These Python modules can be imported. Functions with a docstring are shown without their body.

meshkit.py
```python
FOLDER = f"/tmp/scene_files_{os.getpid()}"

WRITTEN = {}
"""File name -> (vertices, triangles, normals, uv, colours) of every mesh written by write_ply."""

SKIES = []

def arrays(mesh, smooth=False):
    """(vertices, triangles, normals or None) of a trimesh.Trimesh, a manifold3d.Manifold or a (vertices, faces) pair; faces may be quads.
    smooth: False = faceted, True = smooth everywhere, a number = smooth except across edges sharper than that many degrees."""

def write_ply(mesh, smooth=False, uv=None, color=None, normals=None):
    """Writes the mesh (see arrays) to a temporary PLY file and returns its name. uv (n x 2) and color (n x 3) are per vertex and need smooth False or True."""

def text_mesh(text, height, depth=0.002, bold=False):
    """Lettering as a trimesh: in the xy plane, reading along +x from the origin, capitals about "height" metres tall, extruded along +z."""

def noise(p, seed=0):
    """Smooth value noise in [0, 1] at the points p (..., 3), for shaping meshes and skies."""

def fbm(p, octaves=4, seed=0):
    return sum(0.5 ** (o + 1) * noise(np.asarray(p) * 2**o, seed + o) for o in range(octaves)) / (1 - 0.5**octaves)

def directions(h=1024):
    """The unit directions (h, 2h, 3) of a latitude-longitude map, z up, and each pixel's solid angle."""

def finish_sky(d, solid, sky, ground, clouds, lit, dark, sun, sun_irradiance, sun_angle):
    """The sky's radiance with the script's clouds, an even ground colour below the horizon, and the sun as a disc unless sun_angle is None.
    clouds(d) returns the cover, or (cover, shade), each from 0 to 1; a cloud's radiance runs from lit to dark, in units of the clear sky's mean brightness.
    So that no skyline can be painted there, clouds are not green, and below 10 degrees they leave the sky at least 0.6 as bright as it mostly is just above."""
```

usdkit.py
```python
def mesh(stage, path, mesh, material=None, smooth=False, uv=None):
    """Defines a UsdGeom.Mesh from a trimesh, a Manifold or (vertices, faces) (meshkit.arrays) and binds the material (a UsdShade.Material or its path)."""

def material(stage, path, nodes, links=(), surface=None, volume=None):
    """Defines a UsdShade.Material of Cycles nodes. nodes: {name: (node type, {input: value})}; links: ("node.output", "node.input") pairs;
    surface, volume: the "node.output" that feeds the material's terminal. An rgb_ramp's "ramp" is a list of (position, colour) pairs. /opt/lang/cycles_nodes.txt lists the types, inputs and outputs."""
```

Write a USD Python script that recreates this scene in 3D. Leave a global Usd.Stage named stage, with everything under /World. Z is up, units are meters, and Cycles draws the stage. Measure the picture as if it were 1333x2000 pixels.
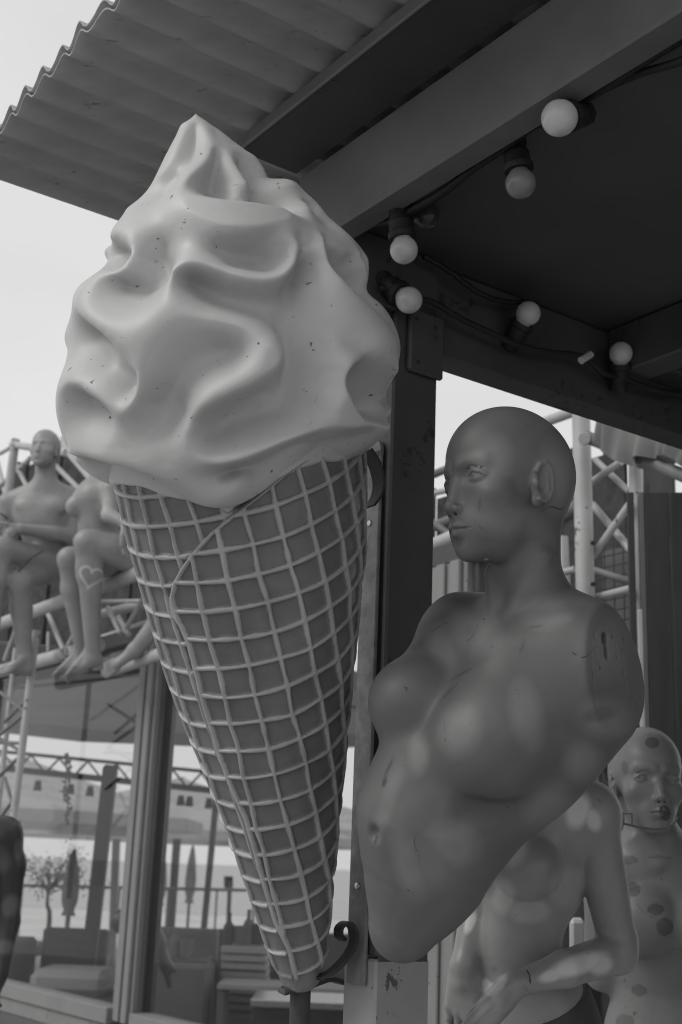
import math, random
import numpy as np, trimesh, usdkit, meshkit
from scipy.interpolate import RBFInterpolator
from scipy.spatial.transform import Rotation
from pxr import Usd, UsdGeom, UsdLux, UsdShade, Gf, Sdf, Vt

rng = np.random.default_rng(7); random.seed(7)
stage = Usd.Stage.CreateInMemory()
UsdGeom.SetStageUpAxis(stage, UsdGeom.Tokens.z); UsdGeom.SetStageMetersPerUnit(stage, 1.0)
world = UsdGeom.Xform.Define(stage, '/World'); stage.SetDefaultPrim(world.GetPrim())
UsdGeom.Scope.Define(stage, '/World/Looks')

# ------------------------------------------------------------------ camera
FPX, PITCH, ROLL, YAW = 2500.0, math.radians(15.6), math.radians(2.3), math.radians(35.5)
EYE = np.array([0, 0, 1.5])
FWD = np.array([0, math.cos(PITCH), math.sin(PITCH)])
_r, _u = np.array([1.0, 0, 0]), np.cross([1.0, 0, 0], FWD)
RIGHT = _r * math.cos(ROLL) + _u * math.sin(ROLL); UP = np.cross(RIGHT, FWD)
cam = UsdGeom.Camera.Define(stage, '/World/camera')
m = np.eye(4); m[0, :3], m[1, :3], m[2, :3], m[3, :3] = RIGHT, UP, -FWD, EYE
cam.AddTransformOp().Set(Gf.Matrix4d(*m.ravel().tolist()))
cam.CreateHorizontalApertureAttr(24.0); cam.CreateVerticalApertureAttr(36.0)
cam.CreateFocalLengthAttr(24.0 * FPX / 1333)
cam.CreateFStopAttr(7.1); cam.CreateFocusDistanceAttr(1.9)
cam.CreateClippingRangeAttr(Gf.Vec2f(0.05, 5000))
cam.CreateExposureAttr(0.0)

# ------------------------------------------------------------------ sky and soft sun (overcast)
SUN_AZ, SUN_EL = math.radians(-112), math.radians(40)          # azimuth from +Y towards +X
dome = UsdLux.DomeLight.Define(stage, '/World/sky')
dm = usdkit.material(stage, '/World/Looks/sky_air', {
    'sky': ('sky_texture', {'sky_type': 'single_scattering', 'sun_disc': False, 'sun_elevation': SUN_EL, 'sun_rotation': SUN_AZ, 'aerosol_density': 2.0}),
    'bw': ('rgb_to_bw', {}),
    'tc': ('texture_coordinate', {}),
    'map': ('mapping', {'scale': (1.0, 1.0, 2.2)}),
    'n': ('noise_texture', {'scale': 1.7, 'detail': 4.0, 'roughness': 0.5}),
    'cr': ('rgb_ramp', {'ramp': [(0.25, (7.9 * 0.86,) * 3), (0.75, (7.9 * 1.1,) * 3)]}),
    'mix': ('mix_color', {'fac': 0.9}),
    'bg': ('background_shader', {'strength': 0.1})},
    [('sky.color', 'bw.color'), ('bw.val', 'mix.a'), ('tc.generated', 'map.vector'), ('map.vector', 'n.vector'), ('n.fac', 'cr.fac'), ('cr.color', 'mix.b'), ('mix.result', 'bg.color')], surface='bg.background')
UsdShade.MaterialBindingAPI.Apply(dome.GetPrim()).Bind(dm)
sun = UsdLux.DistantLight.Define(stage, '/World/sun')
sun.CreateNormalizeAttr(True); sun.CreateIntensityAttr(0.32); sun.CreateAngleAttr(28.0); sun.CreateColorAttr(Gf.Vec3f(1, 0.985, 0.96))
_s = np.array([math.sin(SUN_AZ) * math.cos(SUN_EL), math.cos(SUN_AZ) * math.cos(SUN_EL), math.sin(SUN_EL)])
_x = np.cross([0, 0, 1.0], _s); _x /= np.linalg.norm(_x); _y = np.cross(_s, _x)
m = np.eye(4); m[0, :3], m[1, :3], m[2, :3] = _x, _y, _s
sun.AddTransformOp().Set(Gf.Matrix4d(*m.ravel().tolist()))

# ------------------------------------------------------------------ helpers
def ray(px, py): return FWD + (px - 667) / FPX * RIGHT + (1000 - py) / FPX * UP
def at(px, py, d): return EYE + d * ray(px, py)
def hit(px, py, n, p0):
    d = ray(px, py); return EYE + ((np.asarray(p0) - EYE) @ n) / (d @ n) * d
def topix(P):
    q = np.asarray(P) - EYE; d = q @ FWD
    return np.stack([667 + FPX * (q @ RIGHT) / d, 1000 - FPX * (q @ UP) / d], -1)
UX = np.array([math.cos(YAW), math.sin(YAW), 0]); WX = np.array([-math.sin(YAW), math.cos(YAW), 0]); ZX = np.array([0, 0, 1.0])
CORNER = at(765, 900, 2.3) * [1, 1, 0]
def st(u, w, z): return CORNER + u * UX + w * WX + z * ZX        # stall coordinates
_names = {}
def fresh(parent, name):
    k = (parent, name); n = _names.get(k, 0); _names[k] = n + 1
    return f'{parent}/{name}' if n == 0 else f'{parent}/{name}_{n:03d}'
def keys(p, **kw):
    for k, v in kw.items():
        if v is not None: p.SetCustomDataByKey(k, v)
def thing(name, label, cat, loc=(0, 0, 0), group=None, kind=None):
    x = UsdGeom.Xform.Define(stage, fresh('/World', name)); x.AddTranslateOp().Set(Gf.Vec3d(*map(float, loc)))
    keys(x.GetPrim(), label=label, category=cat, group=group, kind=kind)
    x.loc = np.array(loc, float); return x
def part(parent, name, mesh, mat, label=None, smooth=35, loc=None, kind=None, attrs=None):
    """mesh in world coordinates -> child of a thing (or of a part)"""
    pp = parent.GetPath().pathString
    off = getattr(parent, 'loc', np.zeros(3)) if loc is None else loc
    v, f, n = meshkit.arrays(mesh, smooth)
    x = usdkit.mesh(stage, fresh(pp, name), (v - off, f), M[mat], smooth=False)
    if n is not None:
        x.CreateNormalsAttr(Vt.Vec3fArray.FromNumpy(n.astype(np.float32))); x.SetNormalsInterpolation('vertex')
    for k, a in (attrs or {}).items():
        UsdGeom.PrimvarsAPI(x).CreatePrimvar(k, Sdf.ValueTypeNames.FloatArray, 'vertex').Set(Vt.FloatArray.FromNumpy(np.asarray(a, np.float32)))
    keys(x.GetPrim(), label=label, kind=kind)
    x.loc = off; return x
def solo(name, mesh, mat, label=None, cat=None, group=None, kind=None, smooth=35, attrs=None):
    x = part(world, name, mesh, mat, None, smooth, np.zeros(3), None, attrs); keys(x.GetPrim(), label=label, category=cat, group=group, kind=kind); return x
def cat(*a):
    L = []
    for q in a: L += list(q) if isinstance(q, (list, tuple)) else [q]
    return trimesh.util.concatenate(L)
def obox(o, ex, ey, ez, bev=0.0):
    """box spanned from corner o by three edge vectors, edges chamfered"""
    ex, ey, ez = (np.asarray(a, float) for a in (ex, ey, ez))
    L = [np.linalg.norm(a) for a in (ex, ey, ez)]
    b = min(bev, min(L) * 0.3); pts = []
    for i in (0, 1):
        for j in (0, 1):
            for k in (0, 1):
                s = np.array([i, j, k], float); q = s * L
                if b == 0: pts.append(q); continue
                for ax in range(3):
                    t = q.copy()
                    for o2 in range(3):
                        if o2 != ax: t[o2] += b * (1 - 2 * s[o2])
                    pts.append(t)
    pts = np.array(pts)
    h = trimesh.convex.convex_hull(pts) if b else trimesh.convex.convex_hull(pts)
    Bm = np.stack([ex / L[0], ey / L[1], ez / L[2]], 0)
    v = h.vertices @ Bm + o
    f = h.faces if np.linalg.det(Bm) > 0 else h.faces[:, ::-1]
    return trimesh.Trimesh(v, f, process=False)
def sbox(u0, u1, w0, w1, z0, z1, bev=0.003): return obox(st(u0, w0, z0), (u1 - u0) * UX, (w1 - w0) * WX, (z1 - z0) * ZX, bev)
def tube(pts, rad, n=10, caps=True):
    """tube along a polyline; rad a number or one per point"""
    P = np.asarray(pts, float); k = len(P); R = np.broadcast_to(np.asarray(rad, float), (k,))
    T = np.gradient(P, axis=0) if k > 2 else np.repeat((P[1:] - P[:-1]), 2, 0); T /= np.linalg.norm(T, axis=1, keepdims=True)
    a = np.cross(T[0], [0, 0, 1.0]); a = np.cross(T[0], [1.0, 0, 0]) if np.linalg.norm(a) < 0.1 else a
    A = []
    for t in T:
        a = a - t * (a @ t); a = a / np.linalg.norm(a); A.append(a)
    A = np.array(A); B = np.cross(T, A); th = np.arange(n) / n * 2 * np.pi
    v = (P[:, None] + R[:, None, None] * (A[:, None] * np.cos(th)[None, :, None] + B[:, None] * np.sin(th)[None, :, None])).reshape(-1, 3)
    i, j = np.meshgrid(np.arange(k - 1), np.arange(n), indexing='ij'); j2 = (j + 1) % n
    q = np.stack([i * n + j, i * n + j2, (i + 1) * n + j2, (i + 1) * n + j], -1).reshape(-1, 4)
    f = np.vstack([q[:, [0, 1, 2]], q[:, [0, 2, 3]]])
    if caps:
        c0, c1 = len(v), len(v) + 1; v = np.vstack([v, P[0], P[-1]]); jj = np.arange(n); e = (k - 1) * n
        f = np.vstack([f, np.stack([np.full(n, c0), (jj + 1) % n, jj], 1), np.stack([np.full(n, c1), e + jj, e + (jj + 1) % n], 1)])
    return trimesh.Trimesh(v, f, process=False)
def spline(pts, n=8):
    """Catmull-Rom through points"""
    P = np.asarray(pts, float); P = np.vstack([2 * P[0] - P[1], P, 2 * P[-1] - P[-2]]); out = []
    for i in range(1, len(P) - 2):
        t = (np.arange(n) / n)[:, None]; a, b, c, d = P[i - 1:i + 3]
        out.append(0.5 * ((2 * b) + (c - a) * t + (2 * a - 5 * b + 4 * c - d) * t**2 + (3 * b - a - 3 * c + d) * t**3))
    return np.vstack(out + [P[-2:-1]])
def lathe(profile, n=24, origin=(0, 0, 0), axis=(0, 0, 1)):
    pr = np.asarray(profile, float); a = np.asarray(axis, float); a /= np.linalg.norm(a)
    e = np.cross(a, [0.3, 0.9, 0.2]); e /= np.linalg.norm(e); g = np.cross(a, e); th = np.arange(n) / n * 2 * np.pi
    v = (np.asarray(origin) + pr[:, None, 1:2] * a + pr[:, None, 0:1] * (np.cos(th)[None, :, None] * e + np.sin(th)[None, :, None] * g)).reshape(-1, 3)
    k = len(pr); i, j = np.meshgrid(np.arange(k - 1), np.arange(n), indexing='ij'); j2 = (j + 1) % n
    q = np.stack([i * n + j, i * n + j2, (i + 1) * n + j2, (i + 1) * n + j], -1).reshape(-1, 4)
    return trimesh.Trimesh(v, np.vstack([q[:, [0, 1, 2]], q[:, [0, 2, 3]]]), process=False)
def grid_mesh(V):
    a, b = V.shape[:2]; i, j = np.meshgrid(np.arange(a - 1), np.arange(b - 1), indexing='ij')
    q = np.stack([i * b + j, (i + 1) * b + j, (i + 1) * b + j + 1, i * b + j + 1], -1).reshape(-1, 4)
    return trimesh.Trimesh(V.reshape(-1, 3), np.vstack([q[:, [0, 1, 2]], q[:, [0, 2, 3]]]), process=False)

# ------------------------------------------------------------------ materials
M = {}
def paint(name, col, rough=0.5, var=0.15, scale=6.0, spots=0.0, spot_col=0.02, spot_scale=60.0, bump=0.0, bscale=80.0, metal=0.0, spec=0.5, grain=None, coord='object'):
    """grey paint with broad tone variation, small chips and fine relief"""
    g = lambda c: (c, c, c) if np.isscalar(c) else c
    c = np.array(g(col), float)
    N = {'tc': ('texture_coordinate', {}), 'n1': ('noise_texture', {'scale': scale, 'detail': 6.0, 'roughness': 0.6}),
         'r1': ('rgb_ramp', {'ramp': [(0.3, tuple(c * (1 - var))), (0.7, tuple(np.minimum(c * (1 + var), 0.95)))]}),
         'p': ('principled_bsdf', {'roughness': rough, 'metallic': metal, 'specular_ior_level': spec})}
    K = [('n1.fac', 'r1.fac')]
    if grain is not None:
        N['mp'] = ('mapping', {'scale': grain}); K += [(f'tc.{coord}', 'mp.vector'), ('mp.vector', 'n1.vector')]
    else: K += [(f'tc.{coord}', 'n1.vector')]
    out = 'r1.color'
    if spots > 0:
        N['n2'] = ('noise_texture', {'scale': spot_scale, 'detail': 3.0, 'roughness': 0.65}); N['n3'] = ('noise_texture', {'scale': spot_scale / 8, 'detail': 2.0})
        N['ad'] = ('math', {'math_type': 'multiply'}); N['r2'] = ('rgb_ramp', {'ramp': [(0.385 - spots * 0.15, (0, 0, 0)), (0.405 - spots * 0.15, (1, 1, 1))]})
        N['inv'] = ('math', {'math_type': 'subtract', 'value1': 1.0}); N['mx'] = ('mix_color', {'b': g(spot_col)})
        K += [(f'tc.{coord}', 'n2.vector'), (f'tc.{coord}', 'n3.vector'), ('n2.fac', 'ad.value1'), ('n3.fac', 'ad.value2'), ('ad.value', 'r2.fac'), (out, 'mx.a'), ('r2.color', 'mx.fac')]
        out = 'mx.result'
    K.append((out, 'p.base_color'))
    if bump > 0:
        N['nb'] = ('noise_texture', {'scale': bscale, 'detail': 4.0}); N['b'] = ('bump', {'strength': bump, 'distance': 0.004})
        K += [(f'tc.{coord}', 'nb.vector'), ('nb.fac', 'b.height'), ('b.normal', 'p.normal')]
    M[name] = usdkit.material(stage, '/World/Looks/' + name, N, K, surface='p.BSDF')
paint('stall_paint', 0.062, 0.55, 0.2, 5, spots=0.2, spot_col=0.03, bump=0.12, bscale=60)
paint('stall_beam', 0.15, 0.5, 0.22, 4, spots=0.0, spot_col=0.03, bump=0.12, bscale=50)
paint('stall_soffit', 0.05, 0.6, 0.2, 5, spots=0.2, spot_col=0.03, bump=0.1)
paint('ceiling_paint', 0.07, 0.7, 0.15, 3)
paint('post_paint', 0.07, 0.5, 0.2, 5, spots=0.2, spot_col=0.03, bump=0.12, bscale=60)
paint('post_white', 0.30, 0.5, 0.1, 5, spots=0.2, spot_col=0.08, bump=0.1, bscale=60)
paint('corrugated', 0.55, 0.55, 0.14, 3.5, spots=0.215, spot_col=0.12, spot_scale=30, bump=0.05)
paint('dark_iron', 0.05, 0.55, 0.3, 20, bump=0.2, bscale=150, metal=0.3)
paint('black_rubber', 0.012, 0.6, 0.4, 30, bump=0.3, bscale=120)
paint('steel', 0.5, 0.3, 0.1, 30, metal=0.9)
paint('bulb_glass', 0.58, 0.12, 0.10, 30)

paint('bar_iron', 0.17, 0.6, 0.4, 25, spots=0.0, spot_col=0.03, bump=0.2, bscale=120)
M['corrugated'] = usdkit.material(stage, '/World/Looks/corrugated', {'tc': ('texture_coordinate', {}), 'mp': ('mapping', {'rotation': (0, 0, -YAW), 'scale': (1.0, 5.0, 5.0)}), 'n': ('noise_texture', {'scale': 4.0, 'detail': 6.0, 'roughness': 0.65}),
    'r': ('rgb_ramp', {'ramp': [(0.3, (0.44,) * 3), (0.55, (0.53,) * 3), (0.7, (0.58,) * 3)]}), 'n2': ('noise_texture', {'scale': 9.0, 'detail': 5.0, 'roughness': 0.75}), 'r2': ('rgb_ramp', {'ramp': [(0.62, (0, 0, 0)), (0.70, (0.8, 0.8, 0.8))]}), 'mx': ('mix_color', {'b': (0.12,) * 3}),
    'p': ('principled_bsdf', {'roughness': 0.5}), 't': ('translucent_bsdf', {}), 'm': ('mix_closure', {'fac': 0.4})},
    [('tc.object', 'mp.vector'), ('mp.vector', 'n.vector'), ('mp.vector', 'n2.vector'), ('n.fac', 'r.fac'), ('n2.fac', 'r2.fac'), ('r.color', 'mx.a'), ('r2.color', 'mx.fac'), ('mx.result', 'p.base_color'), ('mx.result', 't.color'), ('p.BSDF', 'm.closure1'), ('t.BSDF', 'm.closure2')], surface='m.closure')

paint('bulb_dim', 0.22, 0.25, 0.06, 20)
paint('bulb_shaded', 0.05, 0.25, 0.06, 20)  # darker copy of the bulb glass, shade put into its colour

# thin broken hairlines: the middle contour of a noise, kept only where a second noise is high
CRACK = {'ck_n': ('noise_texture', {'scale': 5.0, 'detail': 2.0, 'roughness': 0.5}), 'ck_s': ('math', {'math_type': 'subtract', 'value2': 0.5}), 'ck_a': ('math', {'math_type': 'absolute'}), 'ck_t': ('math', {'math_type': 'less_than', 'value2': 0.0016}),
         'ck_m': ('noise_texture', {'scale': 11.0, 'detail': 3.0, 'roughness': 0.7}), 'ck_g': ('math', {'math_type': 'greater_than', 'value2': 0.61}), 'ck_f': ('math', {'math_type': 'multiply'})}
CRACK_L = [('tc.object', 'ck_n.vector'), ('tc.object', 'ck_m.vector'), ('ck_n.fac', 'ck_s.value1'), ('ck_s.value', 'ck_a.value1'), ('ck_a.value', 'ck_t.value1'), ('ck_m.fac', 'ck_g.value1'), ('ck_t.value', 'ck_f.value1'), ('ck_g.value', 'ck_f.value2')]
# ------------------------------------------------------------------ giant ice cream cone
TIP, APEX = at(590, 1915, 2.10), at(383, 222, 1.88)
AX = (APEX - TIP) / np.linalg.norm(APEX - TIP); LEN = np.linalg.norm(APEX - TIP)
ER = RIGHT - AX * (RIGHT @ AX); ER /= np.linalg.norm(ER); EF = np.cross(ER, AX)
EF = EF if EF @ FWD < 0 else -EF                                  # towards the viewer
def around(r, s, th): return TIP + s[..., None] * AX + r[..., None] * (np.cos(th)[..., None] * EF + np.sin(th)[..., None] * ER)
def s_at(yy):                                                     # position along the axis of a picture row
    ss = np.linspace(-0.1, LEN + 0.05, 400); py = topix(TIP + ss[:, None] * AX)[:, 1]
    return np.interp(yy, py[::-1], ss[::-1])

# --- cone: a wafer sheet rolled up, its square lattice worked out on the unrolled sheet
KA = 0.2; ALPHA = math.atan(KA); S0 = 0.032 / KA
def cone_r(s): return np.where(s > 0.03, 0.032 + KA * s - 0.26 * np.maximum(s - 0.6, 0) ** 2 - 0.9 * np.maximum(s - 0.87, 0), (0.032 + KA * 0.03) * np.sqrt(np.clip(1 - ((0.03 - s) / 0.045) ** 2, 0, 1)) ** 0.7)
def cone_px(px, py):
    """(theta, s) of the cone under a picture point"""
    d = ray(px, py); s = s_at(py)
    for _ in range(6):
        c = TIP + s * AX; k = (c - EYE) @ FWD; x = (EYE + k * d - c) @ ER
        th = math.asin(max(-1, min(1, x / float(cone_r(np.array(s)))))); q = TIP + s * AX + float(cone_r(np.array(s))) * (math.cos(th) * EF + math.sin(th) * ER)
        s -= (py - topix(q)[1]) / (topix(TIP + AX)[1] - topix(TIP)[1]) * -1
    return th, s
nS, nT = 470, 620
ss = np.concatenate([np.linspace(-0.015, 0.03, 14)[:-1], np.linspace(0.03, 0.885, nS)]); th = np.linspace(-np.pi, np.pi, nT)
S, TH = np.meshgrid(ss, th, indexing='ij'); Rb = cone_r(S)
rho = (np.maximum(S, 0) + S0) / math.cos(ALPHA); PHI0 = -0.084
seam_hi = np.array([cone_px(*q) for q in [(367, 1197), (366, 1165), (374, 1135), (396, 1095), (440, 1040), (484, 1000), (560, 930), (610, 880)]])
seam_lo = np.array([cone_px(*q) for q in [(578, 1895), (568, 1850), (545, 1799), (522, 1712), (493, 1597), (464, 1528), (441, 1454), (418, 1367), (395, 1258), (380, 1220), (367, 1197)]])
seam = np.vstack([seam_lo[:-1], seam_hi]); o_ = np.argsort(seam[:, 1])
th_seam = np.interp(S, seam[o_, 1], seam[o_, 0])
right = (TH > th_seam)
CELL = 0.0462
def lattice(phi0, px, py, shear=0.0, wob=0.0):
    ph = TH * math.sin(ALPHA) - phi0
    X, Y = rho * np.sin(ph), rho * np.cos(ph)
    t0, s0 = cone_px(px, py); r0 = (s0 + S0) / math.cos(ALPHA); p0 = t0 * math.sin(ALPHA) - phi0
    X, Y = X - r0 * math.sin(p0), Y - r0 * math.cos(p0)
    P3 = np.stack([X * 22, Y * 22, 0 * X], -1)
    X = X + (meshkit.noise(P3, 3) - 0.5) * 0.004 + shear * Y; Y = Y + (meshkit.noise(P3, 4) - 0.5) * 0.004
    w = 0.0041 * (0.75 + 0.6 * meshkit.noise(P3 * 2.3, 5))
    dx = np.abs((X / CELL + 0.5) % 1 - 0.5) * CELL; dy = np.abs((Y / CELL + 0.5) % 1 - 0.5) * CELL
    pr = lambda d: np.clip(1.35 - d / w, 0, 1) ** 1.0
    ds = np.minimum(dx, dy)
    return np.maximum(pr(dx), pr(dy)), ds
gA, dA = lattice(PHI0, 482, 1189); gB, dB = lattice(-0.19, 320, 1030)
arc = (TH - th_seam) * Rb
edge = np.clip(1.3 - np.abs(arc - 0.003) / 0.0055, 0, 1)
hi = S > seam_hi[0, 1]
G = np.where(right, gA, gB); G = np.maximum(G * (1 - np.clip(1 - np.abs(arc) / 0.004, 0, 1)), edge)
fade = np.clip((S - 0.012) / 0.03, 0, 1)
G = G * fade
smooth_ = lambda q: q * q * (3 - 2 * q)
relief = 0.0066 * smooth_(np.clip(G, 0, 1)) + 0.005 * right * (0.35 + 0.65 * smooth_(np.clip((S - seam_hi[0, 1] + 0.03) / 0.06, 0, 1))) * fade
fb = meshkit.fbm(np.stack([TH * 3, S * 30, 0 * S], -1), 3, 11) - 0.5
relief = relief + fb * 0.002 + 0.006 * np.exp(-((S - 0.52) / 0.13) ** 2) * np.exp(-((TH + 1.45) / 0.5) ** 2)
V = around(Rb + relief, S, TH)
worn = np.clip(smooth_(np.clip(G * 1.15, 0, 1)) * (0.75 + 0.5 * meshkit.fbm(np.stack([TH * 6, S * 60, 0 * S + 3], -1), 3, 21)), 0, 1)
tipfade = np.clip(1 - (S - 0.0) / 0.07, 0, 1)
worn = np.maximum(worn, tipfade * 0.6 * meshkit.noise(np.stack([TH * 2, S * 40, 0 * S], -1), 9))
cone_mesh, cone_worn = grid_mesh(V[:, ::-1]), worn[:, ::-1].ravel()

# --- swirl: a turned body with folds pressed and pulled out of it along crests and grooves
prof = np.array([(226, 0.3), (232, 9), (250, 28), (300, 72), (360, 116), (405, 155), (470, 212), (550, 266), (640, 303), (720, 318), (800, 312), (850, 297), (890, 280), (915, 268), (938, 252), (953, 236), (956, 215)], float)
ps = s_at(prof[:, 0]); ps[0] = s_at(np.array([222.0]))[0]; pr_ = prof[:, 1] * np.interp(ps, [0, LEN], [2.10, 1.88]) / FPX
cr = spline(np.stack([pr_, ps], 1), 30)
al = np.concatenate([[0], np.cumsum(np.linalg.norm(np.diff(cr, axis=0), axis=1))]); NV, NU = 380, 560
tt = np.linspace(0, al[-1], NV); pR, pS = np.interp(tt, al, cr[:, 0]), np.interp(tt, al, cr[:, 1])
U_ = np.linspace(-np.pi, np.pi, NU); PR, TU = np.meshgrid(pR, U_, indexing='ij'); PS = np.repeat(pS[:, None], NU, 1)
B0 = around(PR, PS, TU)
dR, dS = np.gradient(pR), np.gradient(pS); nl = np.hypot(dR, dS); nR, nS_ = -dS / nl, dR / nl
nS_ = nS_ * 0.3; nR = np.abs(nR) ** 0.35 * np.sign(nR)
N0 = nS_[:, None, None] * AX + nR[:, None, None] * (np.cos(TU)[..., None] * EF + np.sin(TU)[..., None] * ER)
front = np.abs(TU) < math.radians(88)
fr_pts, fr_px = B0[front], topix(B0[front])
from scipy.spatial import cKDTree
vis = ((EYE - fr_pts) * N0[front]).sum(1) > 0
tree_ = cKDTree(fr_px[vis]); fr_vis = fr_pts[vis]
cons_p, cons_d = [], []
def line(pts, h, step=9):
    """a crest (h above 0) or a groove (h below 0); points in picture coordinates, h in millimetres, one or per point"""
    P = np.asarray(pts, float); h = np.atleast_1d(np.asarray(h, float)); H = np.interp(np.linspace(0, 1, len(P)), np.linspace(0, 1, len(h)), h) if len(h) > 1 else np.full(len(P), h[0])
    c = spline(np.column_stack([P, H]), 10); L = np.concatenate([[0], np.cumsum(np.linalg.norm(np.diff(c[:, :2], axis=0), axis=1))])
    q = np.stack([np.interp(np.arange(0, L[-1] + 0.1, step), L, c[:, k]) for k in range(3)], 1)
    d_, i_ = tree_.query(q[:, :2])
    for k in range(len(q)):
        if d_[k] < 14: cons_p.append(fr_vis[i_[k]]); cons_d.append(q[k, 2] / 1000)
SIL_L = [(355, 242), (310, 330), (283, 372), (260, 405), (245, 438), (222, 456), (205, 468), (215, 488), (230, 506), (205, 515), (180, 530), (150, 570), (133, 612), (131, 632), (142, 660), (157, 684), (135, 702), (121, 725), (116, 752), (121, 785), (130, 808), (148, 835), (152, 862), (141, 882), (148, 905), (165, 925)]
SIL_R = [(412, 245), (440, 268), (475, 300), (505, 325), (522, 352), (530, 368), (560, 374), (585, 388), (602, 408), (640, 452), (690, 500), (720, 540), (727, 556), (722, 580), (714, 600), (740, 620), (765, 655), (781, 695), (784, 725), (775, 760), (764, 785), (752, 806), (765, 826), (767, 845), (755, 862), (725, 882)]
axx = lambda yy: 590 - 0.1222 * (1915 - yy)
for Lst, sg in ((SIL_L, -1), (SIL_R, 1)):
    c = spline(np.array(Lst, float), 4)
    for x, yv in c:
        s = s_at(yv); j = int(np.argmin(np.abs(pS[: int(NV * 0.85)] - s)))
        half = abs(x - axx(yv)) * np.interp(s, [0, LEN], [2.10, 1.88]) / FPX
        d = np.clip((half - pR[j]) / max(0.5, nR[j]), -0.05, 0.05)
        for a in (76, 84, 92): cons_p.append(around(np.array(pR[j]), np.array(pS[j]), np.array(sg * math.radians(a)))); cons_d.append(d)
K = 1.7
# crests
line([(366, 256), (346, 308), (316, 345)], 3 * K)
line([(396, 243), (409, 274), (413, 301), (402, 328), (384, 348), (373, 369), (380, 384), (402, 394), (436, 402), (489, 409), (521, 416), (550, 429), (585, 440), (618, 448)], [2 * K, 3 * K, 5 * K, 8 * K, 13 * K, 17 * K, 18 * K, 18 * K, 18 * K, 17 * K, 17 * K, 16 * K, 14 * K, 10 * K])
line([(420, 260), (443, 305), (462, 339), (480, 366)], [1 * K, 4 * K, 6 * K, 6 * K])
line([(532, 372), (555, 377), (571, 392), (573, 408), (566, 424)], 17 * K)
line([(264, 408), (290, 417), (324, 432), (357, 447), (391, 459), (425, 464), (460, 464), (499, 462), (530, 461), (548, 470), (560, 486), (562, 508), (555, 530), (537, 546), (502, 552), (470, 548), (449, 540), (415, 527), (383, 521), (361, 524), (348, 537), (350, 556), (365, 586), (389, 606), (415, 619), (449, 630), (490, 644), (520, 659), (537, 676), (543, 696), (537, 717), (520, 735), (490, 752), (445, 770), (410, 790), (391, 808), (384, 832), (383, 858), (392, 879), (415, 892), (440, 897), (475, 888), (520, 865), (550, 847), (577, 834), (604, 835), (625, 842), (637, 860), (634, 878)],
     np.array([8, 9, 11, 12, 14, 15, 17, 18, 18, 18, 18, 18, 17, 16, 15, 15, 15, 15, 16, 17, 18, 18, 17, 17, 17, 17, 17, 17, 17, 18, 18, 18, 17, 17, 16, 15, 14, 14, 15, 17, 19, 21, 22, 22, 22, 22, 20, 17, 11, 4]) * K)
line([(576, 478), (594, 471), (605, 477), (610, 500), (623, 531), (644, 555), (668, 576), (699, 596)], [7 * K, 15 * K, 19 * K, 19 * K, 18 * K, 16 * K, 13 * K, 9 * K])
line([(620, 478), (640, 491), (665, 507), (690, 524), (712, 537)], 8 * K)
line([(600, 560), (622, 605), (640, 655), (640, 705), (630, 760)], [3 * K, 5 * K, 7 * K, 8 * K, 6 * K])
line([(660, 676), (690, 693), (730, 714), (760, 729)], [10 * K, 14 * K, 14 * K, 12 * K])
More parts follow.
